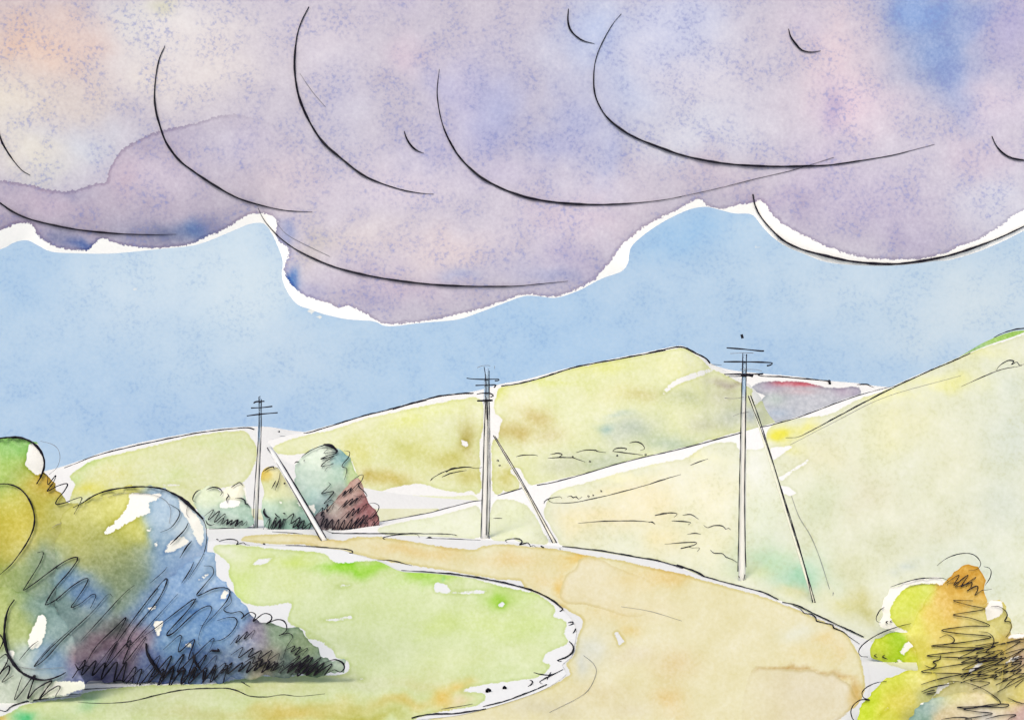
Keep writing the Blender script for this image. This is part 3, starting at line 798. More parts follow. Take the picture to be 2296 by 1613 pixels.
    rb = B(T6, .3667, [(100, 190, (200, 40), (236, 214, 165)), (600, 240, (200, 40), (234, 202, 138)), (800, 270, (150, 40), (236, 208, 150)), (1250, 300, (200, 60), (236, 206, 146)), (1450, 420, (120, 60), (237, 212, 158)), (1560, 470, (40, 110), (236, 188, 92)), (1640, 300, (90, 26), (236, 194, 100)), (1780, 420, (130, 110), (240, 226, 190)), (1700, 520, (110, 60), (241, 226, 186)), (2200, 400, (160, 70), (234, 198, 126)), (2000, 420, (130, 70), (238, 214, 160)),
                       (1900, 620, (200, 60), (236, 212, 158)), (1750, 850, (100, 100), (224, 219, 204)), (1690, 950, (60, 80), (222, 217, 206)), (1960, 720, (70, 40), (234, 206, 140)), (2000, 880, (150, 60), (232, 214, 178)), (2150, 620, (150, 90), (239, 222, 182)), (1450, 1190, (250, 60), (226, 212, 180)), (1800, 1100, (200, 60), (232, 214, 172)), (2200, 1150, (110, 90), (234, 202, 140)), (2250, 950, (150, 90), (232, 206, 156)), (1950, 1200, (150, 60), (231, 214, 176))]) + \
        B(T5, .2885, [(120, 950, (170, 70), (236, 228, 206)), (330, 980, (100, 70), (238, 212, 156)), (200, 1120, (200, 80), (238, 218, 168)), (450, 1080, (90, 90), (238, 214, 162)), (450, 1330, (120, 40), (228, 190, 110), .7), (150, 1380, (220, 100), (234, 218, 190)), (350, 1470, (110, 60), (236, 220, 190)), (550, 1430, (30, 70), (222, 178, 90), .9)])
    rb = rb + B(T5, .2885, [(x, y - 5, (34, 11), (196, 152, 84), .95) for x, y in [(-200, 1216), (-130, 1210), (-60, 1211), (0, 1212), (50, 1218), (100, 1224), (150, 1222), (200, 1217), (245, 1238), (290, 1252), (335, 1254), (375, 1238), (400, 1262), (425, 1288), (465, 1308), (505, 1328)]]) + B(T5, .2885, [(530, 1380, (16, 50), (206, 160, 84), .9), (560, 1430, (20, 40), (214, 172, 92), .9)])
    bloom = M(T5, [(-260, 1222), (-120, 1212), (0, 1213), (100, 1226), (200, 1218), (270, 1250), (330, 1256), (380, 1238), (420, 1288), (500, 1328), (520, 1372), (560, 1440), (545, 1490), (300, 1660), (-300, 1660)])
    bl = dict(polys=[bloom], tint=(.96, .99, .975), base=(235, 218, 186), blobs=B(T5, .2885, [(250, 1400, (250, 80), (236, 220, 192)), (500, 1440, (60, 100), (228, 198, 138))]), alpha=lambda q: .85 * np.clip((q[:, 0] - 1640) / 130, 0, 1))
    bloom2 = M(T6, [(1545, 520), (1560, 440), (1580, 380), (1640, 345), (1660, 290), (1720, 272), (1790, 285), (1900, 340), (2100, 420), (2200, 560), (2000, 640), (1800, 590), (1680, 560), (1600, 560)])
    bl2 = dict(polys=[bloom2], tint=(.96, .985, .97), base=(240, 224, 186), blobs=B(T6, .3667, [(2000, 430, (120, 70), (238, 216, 164))]), alpha=lambda q: .8 * np.clip((1490 - q[:, 0]) / 150, 0, 1))
    flat('road', road_out, [dict(polys=[rw], base=(236, 221, 178), tint=(.968, 1.0, .97), pale=.17, grow=3, blobs=rb, warp=22, wscale=60, holes=[M(T6, [(1882, 742), (1895, 733), (1938, 793), (1908, 806)])]), bl2, bl], .008,
         'ochre sandy road curving from the foreground round to the first pole', 'road', 24 / F, GAIN['road'], gran=.26, wob=2.5, rim=.75)
    # ---- meadow inside the bend
    mo = M(T6, [(680, 1266), (900, 1243), (1080, 1203), (1250, 1153), (1400, 1101), (1500, 1052), (1585, 985), (1556, 935), (1616, 880), (1636, 800), (1646, 740), (1636, 690), (1606, 642), (1556, 592), (1476, 532), (1336, 472), (1146, 428), (946, 393), (746, 371), (575, 360), (450, 304)]) + M(T2, [(1430, 1536), (1340, 1509), (1100, 1488), (905, 1479), (620, 1468), (400, 1446), (300, 1436)]) + [(380, 1230), (200, 1260), (-100, 1300), (-500, 1350), (-700, 1890), (690, 1890), (640, 1752), (760, 1663), (860, 1623)]
    gw = M(T1, [(1115, 722), (1200, 705), (1440, 728), (1640, 745), (1700, 758), (1740, 800)]) + M(T6, [(320, 306), (490, 300), (560, 322), (640, 346), (800, 360), (950, 376), (1010, 405), (1100, 432), (1200, 462), (1340, 490), (1400, 502), (1500, 572), (1512, 602), (1492, 632), (1572, 668), (1580, 692), (1562, 742), (1590, 790), (1500, 832), (1450, 862), (1432, 918), (1482, 932), (1462, 962), (1400, 1002), (1250, 1022), (1000, 1060), (938, 1102), (1060, 1108), (1085, 1140), (1020, 1176), (900, 1196), (760, 1222), (650, 1264), (600, 1330)]) + \
        [(800, 1720), (600, 1890), (-300, 1890), (-200, 1660), (0, 1608), (60, 1580), (140, 1568), (190, 1562)] + M(T1, [(430, 1478), (600, 1452), (720, 1440), (900, 1434), (1100, 1428), (1200, 1412), (1400, 1388), (1600, 1386), (1776, 1384)]) + M(T6, [(140, 1004), (230, 992), (265, 962), (252, 902), (182, 880), (160, 822), (60, 772), (0, 725)]) + M(T1, [(1740, 1245), (1680, 1192), (1600, 1182), (1590, 1142), (1520, 1112), (1505, 1072), (1520, 1000), (1400, 1012), (1300, 1006), (1232, 962), (1220, 902), (1190, 850), (1200, 800)])
    gb = B(T6, .3667, [(250, 340, (160, 40), (138, 208, 40), 1.3), (420, 330, (90, 30), (160, 214, 70)), (700, 400, (140, 50), (150, 208, 50), 1.2), (860, 390, (120, 34), (176, 216, 90)), (1180, 540, (110, 50), (160, 210, 66), 1.1), (740, 450, (50, 40), (150, 208, 60), .8), (840, 420, (14, 20), (80, 190, 110), .8), (1350, 520, (120, 50), (206, 224, 150)), (1100, 700, (260, 110), (210, 225, 150)), (800, 680, (110, 80), (204, 222, 130), .7), (600, 560, (300, 120), (214, 226, 170)), (1350, 700, (160, 90), (208, 224, 150)),
                       (500, 850, (300, 110), (208, 219, 168)), (900, 900, (250, 80), (214, 224, 165)), (300, 1040, (260, 70), (200, 208, 158)), (700, 1020, (220, 60), (212, 214, 158)), (850, 1120, (70, 70), (224, 192, 92)), (930, 1050, (60, 40), (224, 200, 110)), (600, 1170, (220, 50), (212, 196, 110)), (250, 1200, (250, 50), (200, 196, 110)), (950, 1150, (80, 40), (228, 214, 170)), (350, 1260, (250, 30), (186, 184, 80)), (1280, 850, (200, 60), (216, 226, 172))]) + \
        B(T1, .4309, [(1260, 900, (80, 120), (208, 227, 140)), (1350, 800, (140, 80), (216, 227, 165)), (1500, 900, (160, 90), (216, 227, 165)), (1560, 780, (110, 40), (208, 226, 130)), (1200, 740, (90, 40), (226, 232, 196)), (150, 1590, (60, 40), (92, 204, 132), 1.1), (480, 1520, (80, 40), (166, 206, 150)), (300, 1590, (90, 40), (190, 210, 150)), (900, 1500, (250, 40), (206, 212, 160)), (1400, 1450, (250, 50), (204, 210, 152)), (1000, 1580, (300, 40), (200, 204, 140)), (1500, 1590, (250, 50), (208, 190, 96)), (20, 1595, (40, 30), (220, 190, 100)), (700, 1550, (150, 40), (196, 206, 150))])
    o, b = flat('meadow', mo, [dict(polys=[gw], base=(208, 221, 162), pale=.05, sat=.94, grow=2.5, blobs=gb, warp=26, wscale=60, holes=[M(T6, [(775, 440), (800, 432), (845, 440), (880, 488), (860, 492), (785, 482)]), M(T6, [(900, 490), (1000, 482), (1085, 476), (1098, 482), (1080, 492), (960, 494)]), M(T6, [(1168, 570), (1190, 550), (1208, 556), (1195, 572)]), M(T6, [(180, 452), (210, 444), (262, 446), (215, 456)]), M(T6, [(80, 660), (160, 652), (275, 634), (270, 644), (160, 662)]),
                                                                                                                                           M(T1, [(1310, 805), (1350, 780), (1420, 765), (1410, 780), (1380, 798)]), M(T6, [(320, 1018), (348, 1014), (342, 1026)])])], .014,
                'light green meadow enclosed by the bend of the road', 'meadow', 22 / F, GAIN['meadow'], gran=.24, wob=3, rim=.35)
    ms = [(M(T6, [(575, 358), (750, 370), (950, 390), (1150, 425), (1300, 460), (1420, 500), (1500, 545), (1550, 585), (1562, 600), (1545, 610)]), 3.4, (.4, 1)), (M(T6, [(430, 293), (520, 300), (640, 328)]), 2.2), (M(T2, [(905, 1473), (1050, 1478), (1200, 1490), (1340, 1500), (1420, 1514), (1432, 1530), (1410, 1536)]), 2.2, (.5, 1)),
          (M(T2, [(380, 1442), (400, 1434), (440, 1428), (500, 1428), (530, 1445), (518, 1468), (545, 1458), (575, 1452), (590, 1466), (622, 1471)]), 2.4), (M(T2, [(362, 1428), (375, 1430)]), 3, (1, 1)), (M(T2, [(730, 1465), (742, 1466)]), 3, (1, 1)),
          (M(T6, [(1595, 680), (1620, 677), (1625, 688), (1598, 695)]), 3), (M(T6, [(1640, 715), (1638, 728), (1624, 745)]), 3), (M(T6, [(1603, 795), (1626, 825), (1622, 862), (1580, 895), (1530, 912), (1556, 918)]), 4.4), (M(T6, [(1385, 985), (1440, 1000), (1500, 998), (1566, 964)]), 2.6), (M(T6, [(1490, 982), (1478, 1006), (1465, 1030)]), 2.6), (M(T6, [(1565, 965), (1500, 1000), (1440, 1030), (1420, 1045), (1440, 1055)]), 2.8),
          (M(T6, [(1362, 1032), (1378, 1042), (1368, 1062), (1350, 1070)]), 3), (M(T6, [(1098, 1108), (1106, 1096), (1118, 1103)]), 6, (1, 1)), (M(T6, [(1200, 1086), (1208, 1076), (1214, 1086)]), 6, (1, 1)), (M(T6, [(1075, 1195), (1200, 1165), (1350, 1110), (1465, 1060)]), 2.8, (.8, .8)), (M(T6, [(640, 1268), (680, 1256), (750, 1245), (900, 1240), (1000, 1226), (1092, 1209)]), 3.6, (.8, .6)), (M(T6, [(820, 1210), (950, 1190), (1010, 1178)]), 1.6),
          (M(T1, [(-60, 1560), (0, 1568), (30, 1575), (60, 1550), (140, 1525), (260, 1505), (340, 1490), (425, 1484)]), 3), (M(T1, [(340, 1490), (400, 1466), (500, 1456), (640, 1448)]), 2), (M(T1, [(405, 1525), (500, 1532), (640, 1528), (740, 1510), (860, 1480), (980, 1460), (1100, 1455), (1180, 1455), (1240, 1470), (1300, 1495), (1380, 1500), (1470, 1488), (1560, 1495), (1690, 1482)]), 2.4), (M(T1, [(1255, 1418), (1275, 1432), (1302, 1446)]), 2.4)]
    ink('ink_mark', ms, TERRAIN, o, 30)
    rd = bpy.data.objects['road']
    rs = [(M(T6, [(150, 131), (400, 132), (700, 133), (880, 137), (912, 144)]), 2.0, (.9, .9)), (M(T6, [(478, 168), (462, 160), (500, 148), (600, 136), (670, 136), (685, 156)]), 2.6), (M(T6, [(725, 160), (900, 166), (1060, 172)]), 1.6), (M(T6, [(735, 158), (765, 160)]), 3.4), (M(T6, [(1222, 185), (1212, 174), (1250, 165), (1300, 168), (1314, 186), (1300, 202), (1350, 190), (1365, 210), (1385, 204), (1400, 216)]), 2.8), (M(T6, [(1430, 212), (1445, 220)]), 3, (1, 1)),
          (M(T6, [(1545, 220), (1546, 230)]), 2), (M(T6, [(1560, 212), (1800, 240), (2000, 275), (2150, 302), (2296, 345)]), 3.0, (.8, 1)), (M(T4, [(150, 1356), (240, 1388), (290, 1416)]), 3.8, (.8, 1)), (M(T4, [(290, 1416), (450, 1460), (600, 1500), (680, 1536)]), 2.8, (.9, 1)), (M(T5, [(-20, 705), (50, 718), (120, 742), (300, 832), (450, 902), (610, 976)]), 3.0, (.8, 1)),
          (M(T5, [(60, 725), (120, 755), (150, 790), (205, 800), (240, 830), (245, 852), (300, 866), (372, 885), (378, 908), (450, 935), (500, 975), (582, 1030)]), 2.8), (M(T2, [(300, 1343), (450, 1339), (600, 1331), (690, 1331)]), 2), (M(T2, [(800, 1365), (900, 1372), (1040, 1382)]), 1.8), (M(T2, [(1220, 1352), (1260, 1370), (1350, 1380), (1600, 1382), (2016, 1380)]), 2)]
    ink('ink_outline', rs, TERRAIN, rd, 30)
    ink('pencil_mark', [(M(T6, [(1690, 880), (1750, 930), (1766, 990), (1720, 1090), (1640, 1150), (1480, 1230)]), 1.0, (.7, .7)), (M(T6, [(1920, 580), (2100, 610), (2290, 668)]), .9)], TERRAIN, rd, 20, PENCIL)


def flat(name, outline, layers, z, label, cat, px, gain, **mk):
    q, d, f = masked_grid(outline, 6.0)
    y = (EYE - z) * F / (q[:, 1] - V0)
    v = np.stack([(q[:, 0] - U0) / F * y, y, np.full(len(q), z)], 1)
    m = watercolour(name + '_wash', px, stretch=(1, .2, 1), gain=gain, layers=len(layers), paper=(232, 233, 231), grain=.03, **mk)
    o = link(name, mesh_from(name, v, f[:, ::-1], layer_attrs(q, layers)), None, m)
    tag(o, label, cat, kind='structure')
    return o, None


# ================================================================== BUSHES
CLUMP, LATER = [], []


def draw_clump():
    for fn in LATER:
        fn(list(CLUMP))
    CLUMP.clear()
    LATER.clear()


def bush(outline, yb, thick, cfn, holes, label, strokes, cat='bush', gain=None, step=5.0, group=None, rim=.35, band=None, lumps=.03, T=T0, pencil=None, name='bush', edge_in=0.0, gran=.3, wash=None):
    out = smooth_curve(M(T, outline), True, 6)
    out = out + np.stack([fbm(out[:, 0] * 3, out[:, 1] * 3, 40, 3), fbm(out[:, 0] * 3 + 77, out[:, 1] * 3, 40, 3)], 1) * step * 2.2
    q, d, f = masked_grid(out, step)
    R = max(d.max(), 1)
    thick = min(thick, .13 * R * yb / F)
    x = np.clip(d / R, 0, 1)
    prof = 1 - (1 - x) ** 2
    u, v = q[:, 0], q[:, 1]
    lump = fbm(u, v, R * .55, 3) * lumps * thick * np.clip(x * 3, 0, 1) * 4
    res = []
    for sgn in (-1, 1):
        y = yb + sgn * (thick * prof + (lump if sgn < 0 else lump * .5) * (1 if sgn < 0 else 1))
        res.append(np.stack([(u - U0) / F * y, y, EYE - (v - V0) / F * y], 1))
    # keep the belly from dipping under the ground
    for r in res:
        r[:, 2] = np.maximum(r[:, 2], -.05)
    qq = project(res[0])
    e = d.copy() - edge_in
    hs = [M(T, h) for h in holes]
    if wash:
        e = np.minimum(e, np.max([sdf(M(T, w), q) for w in wash], 0))
    for h in hs:
        e = np.minimum(e, -sdf(h, q, smooth=len(h) > 7))
    at_ = {'surface_uv': q.copy(), 'wash_edge0': np.clip(e + (3 if edge_in == 0 else 0), -60, 60), 'wash_colour0': cfn(q), 'wash_alpha0': np.ones(len(q))}
    n = len(q)
    vv = np.concatenate(res)
    low = vv[:, 2].min()
    i = np.argmin(vv[:, 2])
    cx = (q[:, 0].mean() - U0) / F * yb
    base = Vector((cx, yb, max(0.0, low)))
    b = tag(empty(name, base), label, cat, group)
    m = watercolour(cat + '_wash', yb / F, gain=gain or GAIN['bush'], rim=rim, wob=3.5, jag=3.5, gran=gran, paper=(236, 236, 234), grain=.05)
    fo = link('foliage', mesh_from('foliage', vv, np.concatenate([f, f[:, ::-1] + n]), {k: np.concatenate([a, a]) for k, a in at_.items()}, base), b, m)
    tree = bvh_of(res[0], f)
    CLUMP.append(tree)
    if strokes:
        LATER.append(lambda trees: ink('ink_line', [(M(T, s[0]), s[1] * (1.22 if T is T1 else 1.08)) + tuple(s[2:]) for s in strokes], trees, b, yb - thick * .4, base=base, step=3.0, lift=.002))
    if pencil:
        ink('pencil_line', [((M(T, s[0]),) + tuple(s[1:])) for s in pencil], [tree], b, yb - thick * .4, PENCIL, base=base, step=4)
    return b


def build_bushes():
    # ---------------------------------------------------------- left foreground clump
    LB = B(T1, .4309, [
        (70, 220, 90, (142, 196, 112)), (30, 330, 80, (165, 190, 90)), (130, 320, 60, (176, 186, 84)), (250, 390, (70, 55), (200, 160, 58)), (60, 560, 120, (204, 192, 80)), (200, 480, 80, (186, 180, 80)), (40, 700, 80, (190, 182, 86)), (530, 480, 120, (206, 206, 124)), (360, 600, 140, (186, 186, 104)), (640, 640, 90, (196, 196, 96)), (470, 720, 110, (166, 172, 108)),
        (600, 790, 110, (144, 156, 110)), (650, 900, 100, (122, 142, 118)), (740, 800, 60, (140, 160, 150)), (860, 520, (80, 70), (164, 190, 216)), (830, 640, 50, (150, 178, 206)), (960, 600, 70, (196, 212, 226)), (850, 800, 80, (122, 156, 196)), (1000, 790, 90, (152, 180, 214)), (780, 1000, 90, (112, 146, 190)), (930, 950, 90, (124, 158, 204)), (1000, 1080, 100, (104, 144, 198)), (1150, 1100, 100, (106, 146, 200)), (1120, 960, 70, (146, 178, 220)), (1220, 1010, 50, (150, 178, 214)),
        (360, 870, (80, 60), (96, 136, 186)), (480, 970, 70, (98, 134, 188)), (250, 790, 80, (140, 164, 150)), (250, 1000, 90, (130, 158, 158)), (100, 880, 100, (152, 172, 112)), (70, 1120, 90, (172, 186, 124)), (340, 1130, 90, (138, 164, 168)), (480, 1080, 70, (128, 150, 150)), (230, 1320, 80, (130, 160, 196)), (100, 1280, 60, (176, 192, 190)),
        (450, 1290, 70, (150, 124, 140)), (540, 1180, 70, (140, 118, 132)), (620, 1230, 90, (118, 100, 122)), (720, 1170, 60, (142, 122, 142)), (600, 1130, (60, 40), (74, 90, 84)), (550, 1360, 70, (112, 112, 156)), (420, 1380, 60, (120, 130, 176)), (800, 1340, 70, (92, 110, 164)), (900, 1230, 70, (110, 148, 196)), (1000, 1340, 70, (82, 110, 164)), (1130, 1330, 60, (96, 118, 160)), (1320, 1160, 60, (132, 122, 148)), (1260, 1220, 60, (120, 140, 176)), (1450, 1170, 70, (122, 146, 124)), (1390, 1270, 60, (152, 146, 142)),
        (1560, 1230, 60, (132, 152, 122)), (1500, 1330, 60, (92, 110, 112)), (1650, 1310, 50, (112, 134, 122)), (1740, 1330, 30, (170, 190, 180)), (60, 1450, 90, (184, 196, 182)), (220, 1450, 80, (196, 204, 196)), (-120, 900, 120, (170, 180, 100)), (-100, 400, 120, (150, 190, 100))])

    def left(q):
        return wash_colour(q, (166, 178, 130), LB, 20, 60, 1.2, .04, .92)
    holesA = [[(150, 158), (140, 210), (118, 290), (190, 348), (228, 330), (250, 240), (215, 178)]]
    bush([(-380, 1400), (-400, 700), (-300, 330), (-120, 170), (0, 146), (100, 143), (170, 163), (212, 205), (234, 265), (226, 320), (250, 345), (292, 390), (305, 425), (325, 450), (390, 500), (440, 620), (450, 900), (400, 1250), (250, 1420), (0, 1440)], 15.0, .95, left, holesA,
         'tallest leafy bush at the left edge, green top and ochre side', [
        ([(-60, 165), (0, 148), (60, 143), (110, 146), (160, 165), (200, 200), (225, 245), (230, 290), (215, 340), (190, 385)], 4.4, (.8, .6)),
        ([(205, 345), (225, 330), (248, 345), (250, 388), (290, 340), (278, 375), (246, 422), (300, 395), (350, 384), (335, 420), (300, 462), (292, 490), (340, 482), (380, 466), (425, 455), (412, 492), (385, 542)], 2.2, (.6, .5)),
        ([(-60, 400), (0, 385), (60, 390), (110, 415), (150, 465), (175, 530), (178, 590), (160, 650), (120, 720), (60, 800), (0, 855)], 3.0, (.8, .4)),
        ([(195, 742), (225, 740), (205, 800), (132, 918), (125, 936), (180, 900), (260, 840), (340, 785), (395, 765), (402, 780), (360, 840), (290, 920), (240, 1000), (245, 1012), (300, 980), (370, 920), (430, 882), (458, 878), (440, 920), (400, 980), (370, 1026), (420, 1005), (480, 958), (498, 968), (470, 1030)], 2.3, (.6, .5))],
        T=T1, name='bush', pencil=[([(210, 162), (270, 178), (302, 205), (312, 250), (295, 300), (255, 335)], 1.2), ([(270, 612), (300, 595), (330, 590), (345, 600)], 1.2)])
    holesB = [[(670, 432), (760, 428), (850, 432), (820, 470), (780, 490), (792, 540), (730, 560), (690, 582), (560, 652), (538, 630), (600, 570), (640, 525), (664, 470)], [(900, 440), (965, 480), (1045, 570), (1068, 650), (1050, 720), (1020, 690), (985, 600), (930, 520), (925, 470)],
              [(900, 662), (960, 650), (995, 690), (900, 742), (848, 752), (862, 700)], [(762, 612), (803, 608), (772, 642), (750, 640)], [(800, 690), (835, 668), (820, 710), (790, 742)]]
    bush([(330, 540), (400, 505), (470, 455), (560, 418), (680, 400), (780, 398), (870, 416), (950, 460), (1020, 515), (1060, 585), (1078, 655), (1068, 740), (1075, 850), (1060, 1050), (960, 1250), (800, 1400), (420, 1400), (330, 1200), (280, 850)], 14.8, 1.0, left, holesB,
         'round domed bush, olive on one side and blue on the other', [
        ([(380, 508), (430, 482), (500, 440), (580, 415), (680, 402), (770, 400), (850, 412), (900, 434)], 3.2, (.4, 1)), ([(890, 430), (930, 450), (980, 490), (1030, 540), (1055, 566)], 6.4, (.6, .5)), ([(1052, 560), (1072, 610), (1074, 680), (1062, 740), (1030, 800), (980, 880)], 1.4, (.8, .5)),
        ([(980, 585), (962, 620), (920, 665), (885, 700)], 2.8), ([(880, 488), (930, 520), (930, 555), (890, 610), (835, 636)], 1.8), ([(998, 680), (970, 712), (935, 770)], 2.6), ([(1008, 790), (990, 830), (945, 900)], 2.4),
        ([(300, 1190), (240, 1250), (178, 1332), (240, 1290), (330, 1190), (470, 1060), (560, 960), (585, 970)], 2.0),
        ([(540, 1330), (580, 1250), (700, 1080), (840, 900), (868, 888), (820, 990), (690, 1150), (660, 1222), (690, 1212), (830, 1060), (926, 955)], 2.4), ([(420, 1200), (520, 1090), (640, 960), (700, 910)], 1.6), ([(870, 815), (850, 840), (780, 900)], 1.4), ([(600, 1190), (656, 1080), (600, 1130), (500, 1230), (440, 1330)], 2.2)],
        T=T1, pencil=[([(560, 452), (640, 432), (720, 432), (800, 442), (860, 470), (888, 520), (880, 590)], 1.1), ([(975, 500), (970, 540), (985, 560)], 1)])
    holesC = [[(798, 1090), (862, 1094), (850, 1132), (830, 1182), (806, 1172), (790, 1112)], [(758, 1022), (835, 1012), (800, 1045), (778, 1058)], [(942, 1216), (1012, 1200), (1000, 1242), (950, 1232)], [(1018, 882), (1080, 840), (1104, 854), (1060, 885), (1030, 892)], [(1130, 995), (1160, 928), (1196, 940), (1180, 985), (1140, 1000)], [(985, 1045), (1030, 1040), (1010, 1058)], [(1070, 1000), (1095, 1002), (1080, 1015)]]
    bush([(560, 1230), (720, 1040), (860, 880), (980, 790), (1060, 735), (1095, 735), (1112, 780), (1120, 840), (1165, 900), (1195, 945), (1245, 965), (1272, 1012), (1330, 1078), (1400, 1105), (1470, 1125), (1560, 1135), (1592, 1186), (1660, 1256), (1720, 1296), (1780, 1300), (1800, 1332), (1776, 1368), (1700, 1368), (1650, 1386), (1590, 1370), (1500, 1390), (1400, 1382), (1290, 1402), (1200, 1396), (1170, 1418), (1090, 1402), (1000, 1426), (930, 1404), (850, 1428), (780, 1404), (700, 1428), (640, 1402), (560, 1420), (480, 1396), (420, 1408), (380, 1340)], 14.55, .85, left, holesC,
         'low dark blue bush trailing off along the meadow to a point', [
        ([(720, 1192), (800, 1140), (1000, 988), (1008, 1000), (960, 1060), (870, 1160), (900, 1160), (1020, 1050), (1090, 1018), (1097, 1050), (1050, 1130), (1030, 1202), (1042, 1225)], 2.4), ([(1060, 810), (1102, 815), (1110, 850), (1080, 890), (1024, 958), (1040, 962), (1110, 930), (1170, 924), (1196, 942), (1180, 990), (1130, 1050), (1070, 1110), (1040, 1122)], 2.3),
        ([(1196, 950), (1202, 1000), (1164, 1038), (1200, 1055), (1250, 1048), (1268, 1070), (1255, 1085), (1300, 1052), (1330, 1065), (1318, 1098), (1370, 1060), (1408, 1066), (1412, 1090), (1385, 1112), (1440, 1090), (1480, 1100), (1492, 1140), (1465, 1166), (1450, 1172), (1500, 1160), (1522, 1180), (1492, 1230), (1472, 1290), (1455, 1298)], 2.4),
        ([(1130, 1095), (1180, 1080), (1222, 1080), (1232, 1110), (1200, 1160), (1150, 1195), (1090, 1202)], 1.8), ([(760, 1212), (764, 1260), (790, 1310), (830, 1365), (862, 1392)], 6.0, (.6, .6)), ([(1003, 1258), (1010, 1300), (1050, 1362)], 4.2),
        (zig((400, 1340), (720, 1370), 10, 105, 62), 2.8, (.6, .6)), (zig((520, 1290), (740, 1240), 5, 150, 58), 2.2), (zig((690, 1385), (1180, 1370), 15, 105, 60), 2.9, (.7, .7)), (zig((770, 1330), (1130, 1320), 10, 130, 58), 2.8), (zig((860, 1375), (1180, 1375), 11, 60, 55), 3.0), (zig((880, 1200), (1100, 1260), 5, 120, 57), 2.2),
        (zig((1120, 1350), (1480, 1330), 14, 70, 50), 2.8), (zig((1220, 1250), (1460, 1290), 9, 60, 48), 2.4), (zig((1210, 1200), (1330, 1160), 4, 70, 50), 2), (zig((1290, 1290), (1480, 1350), 9, 50, 45), 3.2), (zig((1480, 1335), (1720, 1345), 11, 80, 48), 2.9, (.8, .8)), (zig((1510, 1310), (1650, 1320), 8, 90, 45), 3), (zig((1500, 1240), (1590, 1260), 4, 50, 40), 2.2), (zig((1530, 1360), (1690, 1360), 7, 50, 45), 3.2),
        ([(1690, 1312), (1740, 1298), (1780, 1312), (1792, 1340), (1770, 1362), (1740, 1350), (1710, 1366)], 2.8), ([(1130, 1240), (1140, 1252), (1100, 1250), (1090, 1262)], 4), ([(390, 1320), (410, 1350), (440, 1330), (470, 1335)], 3)],
        T=T1)
    holesE = [[(200, 1058), (242, 1068), (244, 1140), (222, 1222), (180, 1248), (143, 1232), (148, 1160), (180, 1108)], [(35, 1240), (92, 1248), (66, 1300), (40, 1290)], [(240, 1405), (420, 1402), (480, 1445), (320, 1492), (200, 1505)]]
    bush([(-300, 1480), (-320, 1100), (-150, 960), (0, 930), (110, 945), (240, 1000), (330, 1100), (390, 1230), (400, 1330), (430, 1400), (430, 1470), (280, 1492), (100, 1520), (0, 1555), (-150, 1560)], 13.3, .75, left, holesE,
         'rounded grey green bush in the near left corner with a white gap', [
        ([(75, 985), (45, 1030), (28, 1090), (22, 1170), (35, 1250), (70, 1320), (120, 1370), (190, 1400), (250, 1402), (310, 1382), (342, 1364)], 5.2, (.4, .4)),
        ([(-30, 1150), (0, 1170), (15, 1200), (0, 1240), (-20, 1260)], 2.6), ([(-20, 1310), (0, 1290), (30, 1270), (40, 1300), (0, 1370), (-20, 1390), (42, 1330), (46, 1362), (10, 1415), (70, 1380)], 2.8),
        ([(115, 1385), (95, 1440), (75, 1506), (110, 1470), (160, 1400), (182, 1380), (165, 1430), (145, 1500), (190, 1450), (268, 1408), (240, 1450), (205, 1502), (250, 1465), (302, 1434), (312, 1446), (290, 1490), (340, 1490), (420, 1485)], 2.8),
        ([(100, 1300), (160, 1230), (200, 1200)], 1.6), ([(180, 1332), (260, 1240), (380, 1130)], 2)],
        T=T1, pencil=[([(20, 1312), (80, 1330), (180, 1346), (330, 1338)], 1.2)])

    draw_clump()
    # ---------------------------------------------------------- row beyond the road
    k2 = .2847

    def cf(base, items, T, k, warp=10, ws=40):
        bl = B(T, k, items)
        return lambda q: wash_colour(q, base, bl, warp, ws, 1.1, .14, .9)
    bush([(178, 1120), (188, 1062), (230, 1028), (290, 1008), (350, 1005), (402, 1040), (460, 1012), (540, 972), (578, 1000), (600, 1100), (640, 1180), (650, 1290), (600, 1330), (450, 1340), (300, 1338), (240, 1280), (212, 1190)], 63.5, 1.3,
         cf((214, 222, 196), [(290, 1080, 80, (206, 219, 188)), (480, 1070, 60, (226, 226, 204)), (300, 1250, 90, (172, 197, 186)), (570, 1210, 70, (160, 192, 174)), (450, 1290, 110, (176, 202, 192)), (590, 1270, 50, (140, 178, 165))], T2, k2),
         [[(370, 1140), (430, 1100), (550, 1110), (560, 1160), (500, 1180), (380, 1185)], [(560, 1000), (600, 1000), (640, 1150), (590, 1150)]], 'small pale grey green bush just before the first pole', [
        ([(200, 1128), (176, 1115), (180, 1080), (205, 1045), (238, 1030)], 2.6), ([(278, 1032), (330, 1012), (380, 1020), (406, 1050), (388, 1080)], 2.8), ([(475, 1016), (510, 990), (545, 975), (570, 998)], 2.8), ([(445, 1060), (456, 1080), (440, 1100), (446, 1136)], 2.4), ([(508, 1098), (560, 1100), (586, 1120), (588, 1142), (612, 1150), (624, 1176)], 2.8),
        (zig((285, 1210), (420, 1270), 5, 85, 58), 2.2), ([(275, 1268), (290, 1300), (320, 1310), (345, 1300)], 2.4), (zig((380, 1275), (610, 1295), 10, 50, 55), 2.6), (zig((450, 1290), (560, 1295), 6, 55, 55), 2.6)], T=T2, step=2.5, gain=GAIN['mid'])
